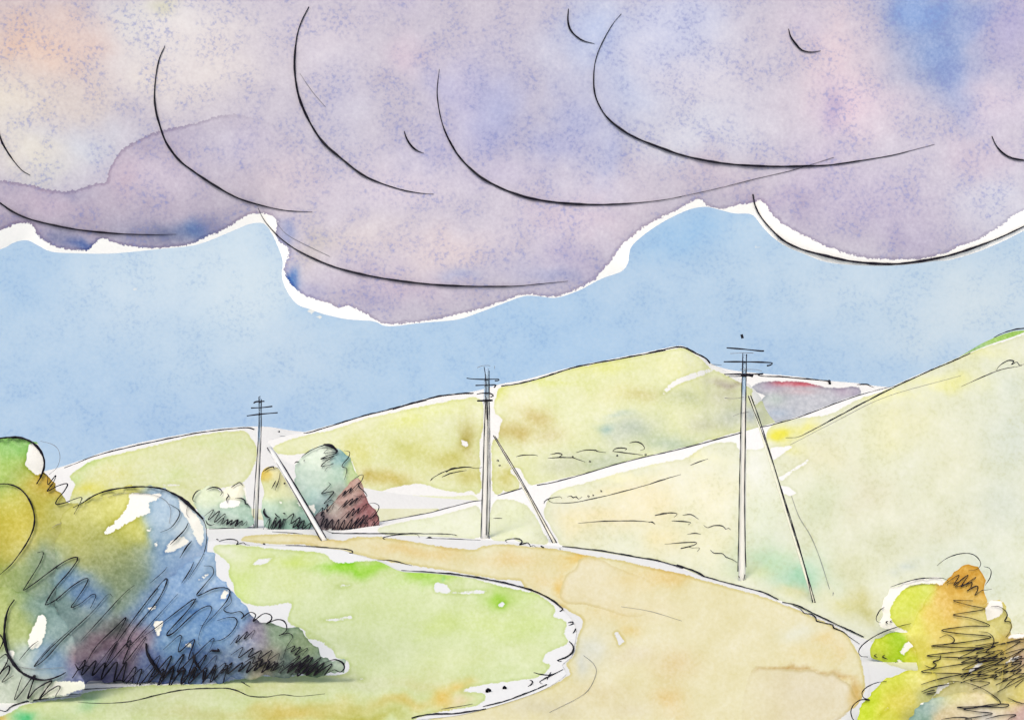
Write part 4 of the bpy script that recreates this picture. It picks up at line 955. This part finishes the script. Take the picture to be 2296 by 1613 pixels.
    bush([(718, 900), (760, 858), (830, 850), (880, 890), (920, 970), (980, 1050), (1010, 1120), (1080, 1220), (1120, 1310), (1080, 1342), (900, 1345), (760, 1338), (728, 1250), (722, 1120), (738, 1050), (714, 980)], 62.5, 1.2,
         cf((206, 213, 172), [(755, 920, (36, 44), (206, 178, 62)), (850, 910, 70, (216, 212, 160)), (800, 1050, 80, (206, 212, 164)), (930, 1050, 60, (216, 220, 180)), (790, 1190, 80, (172, 202, 182)), (920, 1180, 70, (196, 212, 184)), (900, 1290, 120, (122, 166, 152)), (740, 1240, 40, (120, 160, 156)), (1040, 1280, 60, (132, 172, 160))], T2, k2),
         [[(850, 1120), (880, 1118), (878, 1150), (855, 1148)], [(1000, 1110), (1060, 1190), (1010, 1170), (980, 1150)]], 'narrow ochre topped bush between the first pole and its brace', [
        ([(725, 890), (770, 860), (808, 850), (815, 866), (845, 858)], 2.6), ([(862, 898), (850, 960), (822, 1036)], 2.2), ([(828, 960), (795, 1022)], 2.2), ([(893, 978), (900, 985)], 4, (1, 1)), (zig((745, 1305), (900, 1320), 7, 100, 65), 2.4), (zig((930, 1240), (1095, 1340), 7, 80, 52), 2.4, (.7, .9)), (zig((950, 1290), (1060, 1330), 4, 60, 50), 2.2),
        ([(738, 1178), (733, 1210), (755, 1240), (792, 1255)], 4.5), ([(820, 1215), (835, 1235), (860, 1250)], 3.4), ([(885, 1215), (905, 1222)], 3.2), (zig((800, 1290), (900, 1290), 4, 70, 70), 2.8)], T=T2, step=2.5, gain=GAIN['mid'])
    bush([(975, 940), (995, 850), (1030, 772), (1100, 720), (1180, 682), (1250, 672), (1320, 712), (1385, 760), (1436, 830), (1458, 920), (1500, 1010), (1480, 1150), (1400, 1300), (1250, 1350), (1160, 1320), (1120, 1240), (1060, 1165), (1000, 1090)], 63.0, 1.5,
         cf((178, 210, 200), [(1130, 950, 110, (182, 205, 194)), (1040, 1010, 60, (170, 198, 190)), (1170, 770, 90, (206, 222, 208)), (1330, 800, (60, 50), (104, 156, 164)), (1330, 900, 70, (160, 196, 180)), (1420, 900, (40, 70), (164, 192, 116)), (1250, 950, 70, (176, 206, 188)), (1180, 1150, 70, (136, 168, 172)), (1330, 1050, 60, (150, 170, 160)), (1100, 1080, 60, (170, 208, 204))], T2, k2),
         [[(1090, 1140), (1140, 1140), (1160, 1200), (1130, 1230), (1060, 1170)]], 'tall teal tree, largest of the row beyond the road', [
        ([(1030, 776), (1080, 735), (1150, 700), (1222, 677)], 2.0, (.4, 1)), ([(1205, 676), (1255, 684), (1292, 706), (1312, 732)], 7.0, (.4, .8)), ([(975, 822), (995, 810), (1012, 818)], 2.6), ([(1045, 802), (1058, 801)], 2.6),
        ([(1190, 702), (1238, 708), (1206, 742), (1262, 738), (1310, 740), (1240, 762), (1182, 788), (1240, 778), (1286, 766), (1230, 800), (1184, 846), (1240, 838), (1284, 822), (1240, 850), (1212, 882)], 2.0), ([(1365, 722), (1408, 734), (1400, 775), (1362, 820), (1350, 850), (1385, 862), (1382, 905), (1368, 952)], 2.0),
        ([(1240, 972), (1258, 988), (1220, 1030), (1186, 1062), (1240, 1050), (1284, 1048), (1250, 1092), (1206, 1142), (1260, 1112), (1298, 1132)], 2.2), (zig((1160, 1210), (1290, 1150), 5, 80, 60), 2.4)], cat='tree', T=T2, step=3, gain=GAIN['mid'], name='leafy_tree')
    bush([(1330, 1075), (1390, 990), (1460, 945), (1515, 1000), (1545, 1110), (1605, 1190), (1645, 1280), (1620, 1345), (1500, 1382), (1300, 1388), (1200, 1362), (1150, 1300), (1145, 1235), (1230, 1180)], 61.5, 1.2,
         cf((164, 128, 122), [(1430, 1010, 50, (172, 134, 124)), (1500, 1220, 80, (142, 86, 92)), (1560, 1290, 60, (158, 100, 104)), (1300, 1230, 70, (150, 126, 124)), (1200, 1270, 60, (112, 100, 108)), (1400, 1130, 70, (168, 134, 128)), (1400, 1300, 80, (150, 116, 112)), (1280, 1180, 50, (160, 156, 146))], T2, k2),
         [[(1230, 1330), (1290, 1325), (1280, 1375), (1240, 1370)]], 'rounded maroon bush at the foot of the teal tree', [
        (zig((1335, 1075), (1480, 1000), 6, 75, 50), 2.2), (zig((1340, 1160), (1510, 1090), 7, 80, 52), 2.2), (zig((1360, 1240), (1540, 1170), 7, 80, 54), 2.2), (zig((1390, 1310), (1600, 1240), 9, 90, 60), 2.4), (zig((1170, 1260), (1270, 1310), 6, 80, 65), 2.6), (zig((1240, 1310), (1600, 1335), 14, 100, 68), 2.2, (.8, .8)), (zig((1260, 1350), (1450, 1350), 7, 50, 65), 2.4),
        ([(1430, 958), (1490, 918), (1516, 916), (1508, 952), (1478, 1000), (1520, 1040), (1545, 1082), (1480, 1082), (1440, 1075)], 2.0), ([(1510, 1162), (1560, 1142), (1605, 1136), (1640, 1162), (1620, 1212), (1566, 1262), (1620, 1230), (1638, 1262), (1600, 1312), (1645, 1308), (1640, 1340), (1600, 1366)], 1.8)], T=T2, step=2.5, gain=GAIN['mid'])

    draw_clump()
    # ---------------------------------------------------------- right foreground clump
    RB = B(T5, .2885, [
        (950, 650, (130, 110), (206, 216, 88)), (900, 780, 80, (212, 222, 104)), (1080, 620, 60, (200, 212, 90)), (950, 880, 70, (220, 220, 110)), (760, 1040, 70, (186, 204, 50)), (850, 1010, 60, (160, 200, 40)), (850, 1110, 50, (170, 206, 36)), (700, 1090, 40, (176, 190, 56)), (980, 1140, 60, (190, 204, 40)), (1050, 1050, 70, (204, 196, 74)),
        (1430, 470, (90, 70), (196, 148, 52)), (1340, 520, 60, (198, 150, 56)), (1500, 560, 60, (206, 158, 60)), (1250, 640, 90, (208, 174, 84)), (1400, 680, 90, (212, 176, 84)), (1150, 780, 70, (216, 192, 96)), (1010, 860, 70, (214, 216, 100)), (1060, 960, 70, (216, 212, 100)), (1300, 800, 80, (214, 182, 92)), (1200, 950, 120, (220, 202, 108)), (1450, 850, 80, (208, 196, 120)), (1600, 880, 80, (206, 200, 128)), (1500, 1050, 100, (204, 194, 112)), (1350, 1150, 110, (208, 196, 110)), (1150, 1130, 70, (216, 210, 100)), (1650, 1050, 80, (196, 176, 90)), (1600, 1200, 90, (206, 194, 116)), (1300, 1400, 110, (196, 192, 136)), (1130, 1430, 80, (196, 200, 130)), (1500, 1420, 90, (200, 190, 140)),
        (640, 1520, 70, (186, 206, 44)), (700, 1420, 70, (192, 208, 56)), (850, 1330, 90, (196, 206, 70)), (1000, 1280, 70, (206, 206, 96)), (900, 1450, 110, (212, 202, 84)), (800, 1580, 90, (206, 210, 78)), (980, 1580, 60, (180, 180, 90)), (1100, 1300, 60, (216, 206, 106)),
        (1800, 1050, 80, (180, 160, 110)), (1840, 1150, 60, (160, 132, 130)), (1760, 1230, 90, (200, 184, 116)), (1850, 1350, 90, (206, 196, 116)), (1700, 1350, 80, (206, 200, 140))])

    def right(q):
        return wash_colour(q, (210, 198, 106), RB, 12, 45, 1.15, .08, .95)
    GB = B(T5, .2885, [(1640, 1440, 70, (206, 198, 124)), (1350, 1420, 60, (204, 198, 140)), (1130, 1510, (70, 50), (140, 166, 166)), (1050, 1560, 70, (130, 160, 150)), (1210, 1450, 60, (150, 172, 160)), (1280, 1420, 70, (196, 194, 142)), (1450, 1420, 60, (200, 194, 140)), (1450, 1520, 110, (206, 197, 172)), (1650, 1550, 90, (202, 191, 170)), (1760, 1440, 80, (208, 198, 120)), (1500, 1400, 80, (200, 186, 150)), (1250, 1580, 80, (190, 176, 140)), (1820, 1560, 80, (178, 150, 150)), (1560, 1590, 60, (190, 190, 200))])

    def grey(q):
        return wash_colour(q, (200, 190, 160), GB, 12, 45, 1.2, .08)
    bush([(750, 870), (752, 780), (772, 690), (830, 602), (920, 548), (1040, 520), (1150, 512), (1230, 520), (1272, 556), (1260, 680), (1200, 820), (1080, 920), (900, 930), (800, 910)], 18.0, .55, right, [],
         'rounded lime green bush at the foot of the slope with white side', [
        ([(820, 578), (920, 545), (1040, 515), (1150, 508), (1230, 512), (1268, 535), (1262, 562)], 2.2), ([(772, 735), (735, 762), (708, 820), (718, 848), (742, 856)], 2.2), ([(800, 842), (784, 852), (800, 862)], 2.6), ([(830, 838), (818, 848), (836, 856)], 2.6)], T=T5, step=3.5, gain=GAIN['right'],
         wash=[[(826, 800), (850, 700), (935, 602), (1020, 568), (1160, 560), (1240, 585), (1280, 700), (1200, 880), (1060, 925), (920, 900), (850, 850)]], pencil=[([(940, 585), (1040, 558), (1150, 555), (1190, 565)], 1.2)])
    bush([(655, 1095), (690, 1005), (770, 958), (860, 935), (960, 930), (1060, 960), (1120, 1030), (1110, 1130), (1060, 1180), (1000, 1215), (930, 1205), (890, 1165), (820, 1165), (740, 1160), (680, 1130)], 16.4, .35, right,
         [[(885, 1080), (925, 1010), (980, 975), (1012, 1000), (1006, 1050), (960, 1080), (915, 1120)], [(860, 1160), (880, 1130), (918, 1150), (915, 1190)]], 'smallest bright lime bush beside the road edge', [
        ([(980, 862), (900, 880), (780, 920), (680, 970), (600, 1030), (572, 1080), (590, 1115), (642, 1122)], 2.4, (.3, .6)), ([(712, 1100), (694, 1112), (720, 1128)], 2.6), ([(776, 1105), (758, 1122), (800, 1140)], 2.6), ([(876, 1155), (800, 1195), (735, 1230), (714, 1265), (736, 1290)], 2.0)], T=T5, step=3.5, gain=GAIN['right'])
    bush([(1540, 860), (1545, 760), (1590, 688), (1680, 686), (1728, 790), (1760, 870), (1750, 950), (1860, 940), (2000, 960), (2120, 1100), (2120, 1650), (1950, 1690), (1500, 1660), (1300, 1500), (1400, 1100)], 13.5, .6, right,
         [[(1540, 860), (1545, 740), (1590, 670), (1700, 676), (1700, 790), (1640, 830), (1590, 850)], [(1700, 970), (1760, 935), (1900, 930), (1840, 985), (1740, 990)], [(1690, 1170), (1760, 1120), (1830, 1095), (1840, 1130), (1740, 1180), (1690, 1215)]], 'straw coloured bush cut by the right edge, densely hatched in ink', [
        ([(1602, 730), (1660, 730), (1710, 760), (1727, 800), (1708, 842), (1750, 850), (1758, 890), (1745, 930), (1715, 968)], 2.2), ([(1510, 925), (1580, 935), (1622, 980), (1610, 1040), (1560, 1085), (1650, 1100)], 2.0),
        (zig((1760, 1000), (1770, 1350), 9, 190, 22), 1.7, (.8, .8)), (zig((1850, 990), (1850, 1330), 6, 130, 26), 1.7, (.8, .8)), (zig((1800, 1120), (1790, 1260), 6, 90, 28), 1.8, (.8, .8)), (zig((1650, 1060), (1690, 1330), 9, 110, 18), 1.7, (.8, .8)), ([(1640, 1030), (1720, 1010), (1830, 985), (1890, 990)], 2.2), ([(1700, 1365), (1760, 1310), (1860, 1250)], 1.8)], T=T5, step=3.5, gain=GAIN['right'])
    bush([(1265, 520), (1330, 455), (1420, 412), (1510, 425), (1552, 495), (1545, 610), (1565, 680), (1550, 760), (1585, 850), (1640, 900), (1700, 980), (1720, 1080), (1690, 1250), (1640, 1400), (1450, 1540), (1250, 1540), (1100, 1420), (1040, 1260), (1020, 1100), (950, 980), (980, 880), (1080, 700), (1180, 595)], 12.9, .65, right,
         [[(1400, 1240), (1480, 1170), (1560, 1150), (1500, 1230), (1430, 1260)], [(1560, 790), (1600, 780), (1580, 850)], [(1008, 1502), (1085, 1385), (1200, 1332), (1330, 1308), (1220, 1390), (1150, 1440), (1060, 1505)]], 'tall ochre bush with brown pointed top, hatched in zigzag', [
        ([(1180, 414), (1250, 360), (1340, 325), (1430, 318), (1490, 345), (1521, 395), (1505, 430), (1470, 446), (1428, 446)], 2.0), ([(1545, 420), (1585, 430), (1602, 460), (1590, 512), (1553, 567)], 2.0), (zig((1300, 510), (1470, 530), 5, 120, 42), 2.0),
        ([(1272, 548), (1350, 545), (1325, 578), (1400, 560), (1452, 544), (1440, 590), (1415, 608), (1490, 570), (1496, 602), (1476, 642), (1530, 605), (1562, 602), (1607, 594)], 2.4),
        ([(1460, 685), (1310, 683), (1440, 722), (1555, 748), (1430, 772), (1308, 795), (1450, 822), (1590, 878), (1430, 882), (1220, 912), (1330, 937), (1600, 965), (1400, 1005), (1140, 1035), (1350, 1047), (1545, 1055), (1300, 1085), (1105, 1113), (1400, 1128), (1690, 1135), (1400, 1172), (1060, 1235), (1400, 1252), (1650, 1270), (1440, 1302), (1590, 1322), (1460, 1372)], 2.1, (.7, .7)),
        ([(1058, 1335), (1200, 1292), (1440, 1240), (1560, 1200)], 2.3), ([(1200, 972), (1262, 950), (1312, 978), (1300, 1012), (1180, 1038)], 2.0), ([(1210, 1105), (1202, 1140), (1150, 1160), (1176, 1182), (1140, 1206), (1085, 1186)], 2.8), (zig((1560, 1010), (1570, 1290), 13, 170, 16), 1.8, (.8, .8)), (zig((1420, 1060), (1440, 1300), 9, 150, 14), 1.7, (.8, .8)), ([(1380, 1300), (1440, 1245), (1520, 1200)], 2)], T=T5, step=3.5, gain=GAIN['right'])
    bush([(575, 1640), (590, 1520), (670, 1400), (780, 1305), (900, 1248), (1050, 1215), (1160, 1240), (1180, 1380), (1100, 1500), (1080, 1620), (1000, 1690), (800, 1700), (620, 1690)], 12.2, .45, right,
         [[(720, 1575), (790, 1500), (812, 1495), (800, 1530), (740, 1582)], [(920, 1195), (1070, 1150), (1090, 1180), (1000, 1225), (930, 1240)]], 'low lime bush at the bottom beside the road', [
        ([(790, 1308), (700, 1325), (630, 1360), (598, 1400), (614, 1440), (658, 1456), (590, 1454), (535, 1490), (512, 1540), (520, 1590), (545, 1625)], 2.4, (.5, .9))], T=T5, step=3.5, gain=GAIN['right'])
    bush([(960, 1650), (1000, 1560), (1050, 1505), (1130, 1455), (1230, 1430), (1330, 1400), (1440, 1400), (1560, 1415), (1660, 1470), (1760, 1470), (1880, 1450), (2000, 1500), (2050, 1700), (1800, 1800), (1100, 1790)], 11.6, .4, grey,
         [[(1008, 1502), (1085, 1385), (1200, 1332), (1330, 1308), (1220, 1390), (1150, 1440), (1060, 1505)]], 'low grey mauve bush at the very bottom right corner', [
        ([(1060, 1392), (1150, 1355), (1290, 1330), (1322, 1318)], 2.4), ([(1075, 1402), (1160, 1378), (1170, 1395), (1100, 1408), (1165, 1410)], 2.2), ([(1270, 1308), (1400, 1320), (1520, 1360), (1620, 1420), (1672, 1470), (1650, 1495), (1500, 1505), (1340, 1512), (1450, 1520), (1600, 1490), (1735, 1490), (1700, 1512), (1550, 1508), (1390, 1525), (1480, 1545), (1612, 1560), (1520, 1582), (1400, 1602), (1500, 1620)], 2.2, (.5, .8)),
        ([(1730, 1438), (1800, 1470), (1880, 1490)], 2.2), ([(1215, 1606), (1340, 1590), (1450, 1600), (1420, 1625)], 2.2), ([(1560, 1602), (1680, 1575), (1795, 1572), (1740, 1600), (1720, 1640)], 2.2)], T=T5, step=3.5, gain=GAIN['right'])

    draw_clump()


# ================================================================== UTILITY POLES
def wood_mat():
    m = bpy.data.materials.new('pale_pole')
    m.use_nodes = True
    nt = m.node_tree
    b = nt.nodes['Principled BSDF']
    at_ = nd(nt, 'ShaderNodeAttribute', attribute_name='pole_tint')
    tc = nd(nt, 'ShaderNodeTexCoord')
    mp = nd(nt, 'ShaderNodeMapping')
    mp.inputs['Scale'].default_value = (30, 30, 1.5)
    n = nd(nt, 'ShaderNodeTexNoise')
    n.inputs['Scale'].default_value = 1.2
    n.inputs['Detail'].default_value = 3
    nt.links.new(tc.outputs['Object'], mp.inputs[0])
    nt.links.new(mp.outputs[0], n.inputs['Vector'])
    g = nd(nt, 'ShaderNodeVectorMath', operation='SCALE')
    nt.links.new(at_.outputs['Color'], g.inputs[0])
    nt.links.new(math_n(nt, 'ADD', .9, math_n(nt, 'MULTIPLY', n.outputs['Fac'], .2)), g.inputs['Scale'])
    nt.links.new(g.outputs[0], b.inputs['Base Color'])
    b.inputs['Roughness'].default_value = .95
    b.inputs['Specular IOR Level'].default_value = .05
    return m


def shaft(name, pa, pb, ra, rb, parent, base, mat, tint, ns=10, nseg=14):
    """tapered round timber from pa to pb (world), coloured by tint(t)"""
    pa, pb = Vector(pa), Vector(pb)
    ax = (pb - pa).normalized()
    s = ax.cross(Vector((0, 1, 0))).normalized()
    w = s.cross(ax).normalized()
    verts, faces, cols = [], [], []
    for i in range(nseg + 1):
        t = i / nseg
        c = pa.lerp(pb, t)
        r = ra + (rb - ra) * t
        for k in range(ns):
            a = 2 * math.pi * k / ns
            verts.append(c + (s * math.cos(a) + w * math.sin(a)) * r)
            cols.append(tint(t))
    for i in range(nseg):
        for k in range(ns):
            k2 = (k + 1) % ns
            faces.append((i * ns + k, i * ns + k2, (i + 1) * ns + k2, (i + 1) * ns + k))
    faces.append(tuple(range(ns))[::-1])
    faces.append(tuple(nseg * ns + k for k in range(ns)))
    me = bpy.data.meshes.new(name)
    me.from_pydata([tuple(v - Vector(base)) for v in verts], [], faces)
    me.polygons.foreach_set('use_smooth', [True] * len(me.polygons))
    a = me.attributes.new('pole_tint', 'FLOAT_COLOR', 'POINT')
    c4 = np.ones((len(verts), 4), np.float32)
    c4[:, :3] = np.array(cols)
    a.data.foreach_set('color', c4.ravel())
    return link(name, me, parent, mat)


def line3(name, polys, parent, base, depths, widths, mat=None, fwd=.12):
    """pen strokes standing at the depth of a timber: depths = (y at first, y at last) per poly"""
    verts, faces = [], []
    for (pts, wd), dp in zip(zip(polys, widths), depths):
        c = smooth_curve(pts, False, 4)
        n = len(c)
        P, R = [], []
        v0_, v1_ = c[0][1], c[-1][1]
        ph = random.random() * 6
        for i, (u, v) in enumerate(c):
            t = (v - v0_) / (v1_ - v0_) if abs(v1_ - v0_) > 8 else i / max(1, n - 1)
            y = dp[0] + (dp[1] - dp[0]) * t
            r = wd * .5 * y / F * (1 + .2 * math.sin(i * .5 + ph))
            P.append(at(u, v, y))
            R.append(r)
        tube(verts, faces, P, R, 6)
    me = bpy.data.meshes.new(name)
    me.from_pydata([tuple(Vector(v) - Vector(base)) for v in verts], [], faces)
    me.polygons.foreach_set('use_smooth', [True] * len(me.polygons))
    return link(name, me, parent, mat or INK)


def build_poles():
    wm = wood_mat()
    g = GAIN['pole']
    white = lin((238, 238, 236)) * g
    sky = lin((178, 205, 234)) * g
    hillc = lin((224, 226, 190)) * g

    def pole(label, T, left, right, extra, arms, base_uv, top_v, brL, brR, brace_extra, sky_t, w, cross_w, finial=None, pencil=None, tone=None):
        u, v = base_uv
        y = rayhit(u, v, TERRAIN)
        base = at(u, v, y)
        t = tag(empty('utility_pole', base), label, 'utility pole', 'utility poles along the road')
        top = M(T, [left[0]])[0], M(T, [right[0]])[0]
        bot = M(T, [left[-1]])[0], M(T, [right[-1]])[0]
        uc_t = (top[0][0] + top[1][0]) / 2
        uc_b = (bot[0][0] + bot[1][0]) / 2
        px = y / F
        ra = abs(bot[1][0] - bot[0][0]) / 2 * px
        rb = abs(top[1][0] - top[0][0]) / 2 * px
        pb = Vector(at(uc_b, v, y)); pb.z -= .25
        pt = at(uc_t, min(top[0][1], top[1][1]) + 3, y)

        def tint(k):
            s = np.clip((k - sky_t) / .06, 0, 1)
            return white + (sky - white) * s
        sh = shaft('pole_shaft', pb, pt, ra * .93, rb * .93, t, base, wm, tint)
        polys = [M(T, left), M(T, right)] + [M(T, e) for e in extra]
        line3('ink_edge', polys, sh, base, [(y - ra * (.8 if i < 2 else 1.1),) * 2 for i in range(len(polys))], [w, w] + [w * .9] * len(extra))
        # brace: foot on the ground, head against the shaft
        bl, br = M(T, brL), M(T, brR)
        fu = (bl[-1][0] + br[-1][0]) / 2
        fv = (bl[-1][1] + br[-1][1]) / 2
        hu = (bl[0][0] + br[0][0]) / 2
        hv = (bl[0][1] + br[0][1]) / 2
        yf = rayhit(fu, fv, TERRAIN)
        yf = max(yf, y - 4.5) if False else yf
        yh = y - ra
        pf, phd = at(fu, fv, yf), at(hu, hv, yh)
        rfa = np.linalg.norm(np.array(bl[-1]) - np.array(br[-1])) * .40 * yf / F
        rha = max(np.linalg.norm(np.array(bl[0]) - np.array(br[0])) * .40, 1.2) * yh / F
        b = shaft('brace', pf, phd, rfa, rha, t, base, wm, lambda k: white if tone is None else lin(tone) * g)
        # depth interpolates along the inclined timber in 1/y
        def dp(pts):
            c = smooth_curve(pts, False, 4)
            return c
        verts, faces = [], []
        for pts, wd in [(bl, brace_extra[0]), (br, brace_extra[1])]:
            c = smooth_curve(pts, False, 4)
            P, R = [], []
            for i, (uu, vv) in enumerate(c):
                k = (vv - fv) / (hv - fv)
                iy = (1 / yf) + (1 / yh - 1 / yf) * k
                yy = 1 / iy
                P.append(at(uu, vv, yy - (rfa + (rha - rfa) * min(max(k, 0), 1)) * 1.1))
                R.append(wd * .5 * yy / F * (1 + .15 * math.sin(i * .6)))
            tube(verts, faces, P, R, 6)
        me = bpy.data.meshes.new('ink_edge')
        me.from_pydata([tuple(Vector(q) - base) for q in verts], [], faces)
        link('ink_edge', me, b, INK)
        for a_, aw in arms:
            line3('crossarm', [M(T, a_)], t, base, [(y - rb - .02,) * 2], [aw * cross_w])
        if finial:
            fin = M(T, finial)
            line3('finial', [fin], t, base, [(y,) * 2], [7])
        if pencil:
            for p in pencil:
                line3('pencil_line', [M(T, p)], t, base, [(y - rb - .04,) * 2], [1.1], PENCIL)
        return t

    pole('farthest and smallest pole with three crossarms, by the mid bushes', T2, [(695, 300), (696, 420), (694, 560), (685, 700), (672, 880), (660, 1050), (650, 1250), (654, 1310), (657, 1332)], [(714, 320), (715, 450), (712, 600), (704, 800), (694, 1050), (686, 1250), (686, 1332)],
         [[(695, 300), (708, 297)]], [([(653, 350), (668, 340), (690, 337), (738, 335)], 3.0), ([(633, 388), (720, 384), (800, 375)], 2.6), ([(600, 450), (700, 437), (780, 430), (842, 425)], 2.8)], (574, 1182.5), 890,
         [(760, 700), (800, 760), (900, 930), (1050, 1190), (1150, 1370), (1200, 1455)], [(806, 722), (900, 862), (1050, 1110), (1150, 1280), (1222, 1410)], (2.2, 3.0), .64, 1.7, 1.0, tone=(238, 238, 236))
    pole('middle pole with four short crossarms and a slim brace', T3, [(618, 285), (626, 340), (630, 400), (628, 520), (620, 700), (611, 1000), (602, 1250), (596, 1440)], [(652, 312), (654, 500), (656, 700), (658, 1100), (655, 1300), (650, 1445)],
         [[(640, 515), (645, 800), (640, 1100), (632, 1420)], [(628, 480), (634, 520), (638, 640)], [(650, 1400), (652, 1445)]], [([(500, 362), (550, 368), (630, 370), (715, 368), (712, 378), (690, 379)], 2.4), ([(560, 411), (690, 407), (694, 416), (684, 426)], 2.6), ([(570, 470), (600, 464), (645, 462), (678, 474), (676, 484), (660, 489)], 2.6), ([(570, 515), (640, 512), (676, 512)], 4.0)], (1087, 1206), 822,
         [(680, 748), (800, 952), (900, 1122), (1000, 1312), (1080, 1470)], [(692, 755), (830, 980), (960, 1210), (1060, 1390), (1110, 1475)], (1.8, 2.0), .80, 1.9, 1.0, tone=(236, 234, 220), pencil=[[(572, 292), (600, 280), (640, 276), (660, 280)], [(690, 280), (688, 300)]])
    pole('nearest and tallest pole beside the road bend with a long brace', T4, [(495, 240), (492, 350), (487, 500), (482, 750), (478, 900), (473, 1200), (469, 1385)], [(515, 245), (512, 400), (508, 700), (504, 1000), (508, 1250), (512, 1362)],
         [[(473, 1408), (477, 1418)], [(500, 1432), (506, 1400)]], [([(410, 212), (500, 219), (585, 228), (606, 228)], 3.0), ([(395, 285), (500, 285), (610, 288), (650, 292), (640, 302), (622, 306)], 3.2), ([(398, 351), (480, 350), (560, 350), (602, 348)], 3.2), ([(485, 356), (530, 354), (548, 360)], 6.0), ([(420, 362), (500, 360), (550, 356)], 2.0)], (1662, 1300), 792,
         [(524, 465), (560, 560), (620, 720), (700, 960), (760, 1150), (810, 1320), (862, 1545)], [(536, 462), (580, 580), (650, 800), (720, 1040), (770, 1200), (830, 1390), (876, 1553)], (2.0, 2.2), .78, 2.1, 1.0,
         finial=[(488, 142), (492, 154), (494, 162)], pencil=[[(430, 242), (500, 238), (552, 240)], [(400, 475), (450, 478), (500, 470)], [(445, 570), (480, 556), (525, 548)], [(480, 325), (560, 326), (595, 334)]], tone=(232, 233, 214))


# ================================================================== light, camera, world
GAIN = dict(cloud=1.0, ground=1.0, hill=1.0, slope=1.0, road=1.0, meadow=1.0, bush=1.0, mid=1.0, right=1.0, pole=1.0)
GAIN.update(cloud=.975, ground=.88, hill=.81, slope=.88, road=.87, meadow=.93, bush=.98, mid=1.0, right=.96, pole=.84)

w = bpy.data.worlds.new('World')
scene.world = w
w.use_nodes = True
nt = w.node_tree
bg = nt.nodes['Background']
sk = nt.nodes.new('ShaderNodeTexSky')
sk.sky_type = 'NISHITA'
sk.sun_disc = False
SUN_EL, SUN_AZ = math.radians(42), math.radians(200)     # sun behind the viewer
sk.sun_elevation = SUN_EL
sk.sun_rotation = SUN_AZ
sk.air_density = 1.0
sk.dust_density = 4.0
nt.links.new(sk.outputs[0], bg.inputs[0])
bg.inputs[1].default_value = .14

sd = bpy.data.lights.new('sun', 'SUN')
sd.energy = 1.5
sd.angle = math.radians(30)
sd.color = (1.0, .955, .88)
so = bpy.data.objects.new('sun', sd)
COL.objects.link(so)
# direction to the sun: azimuth measured clockwise from +Y
dirv = Vector((math.sin(SUN_AZ) * math.cos(SUN_EL), math.cos(SUN_AZ) * math.cos(SUN_EL), math.sin(SUN_EL)))
so.rotation_euler = dirv.to_track_quat('Z', 'Y').to_euler()

cd = bpy.data.cameras.new('camera')
co = bpy.data.objects.new('camera', cd)
COL.objects.link(co)
co.location = CAM
co.rotation_euler = (math.pi / 2, 0, 0)
cd.sensor_width = 36
cd.lens = 36 * F / 2296
cd.shift_y = (V0 - 806.5) / 2296
cd.clip_start = .05
cd.clip_end = 6000
scene.camera = co
scene.view_settings.view_transform = 'Standard'
scene.view_settings.look = 'None'
scene.view_settings.exposure = 0
scene.view_settings.gamma = 1

build_sky()
build_cloud()
build_terrain()
build_bushes()
build_poles()
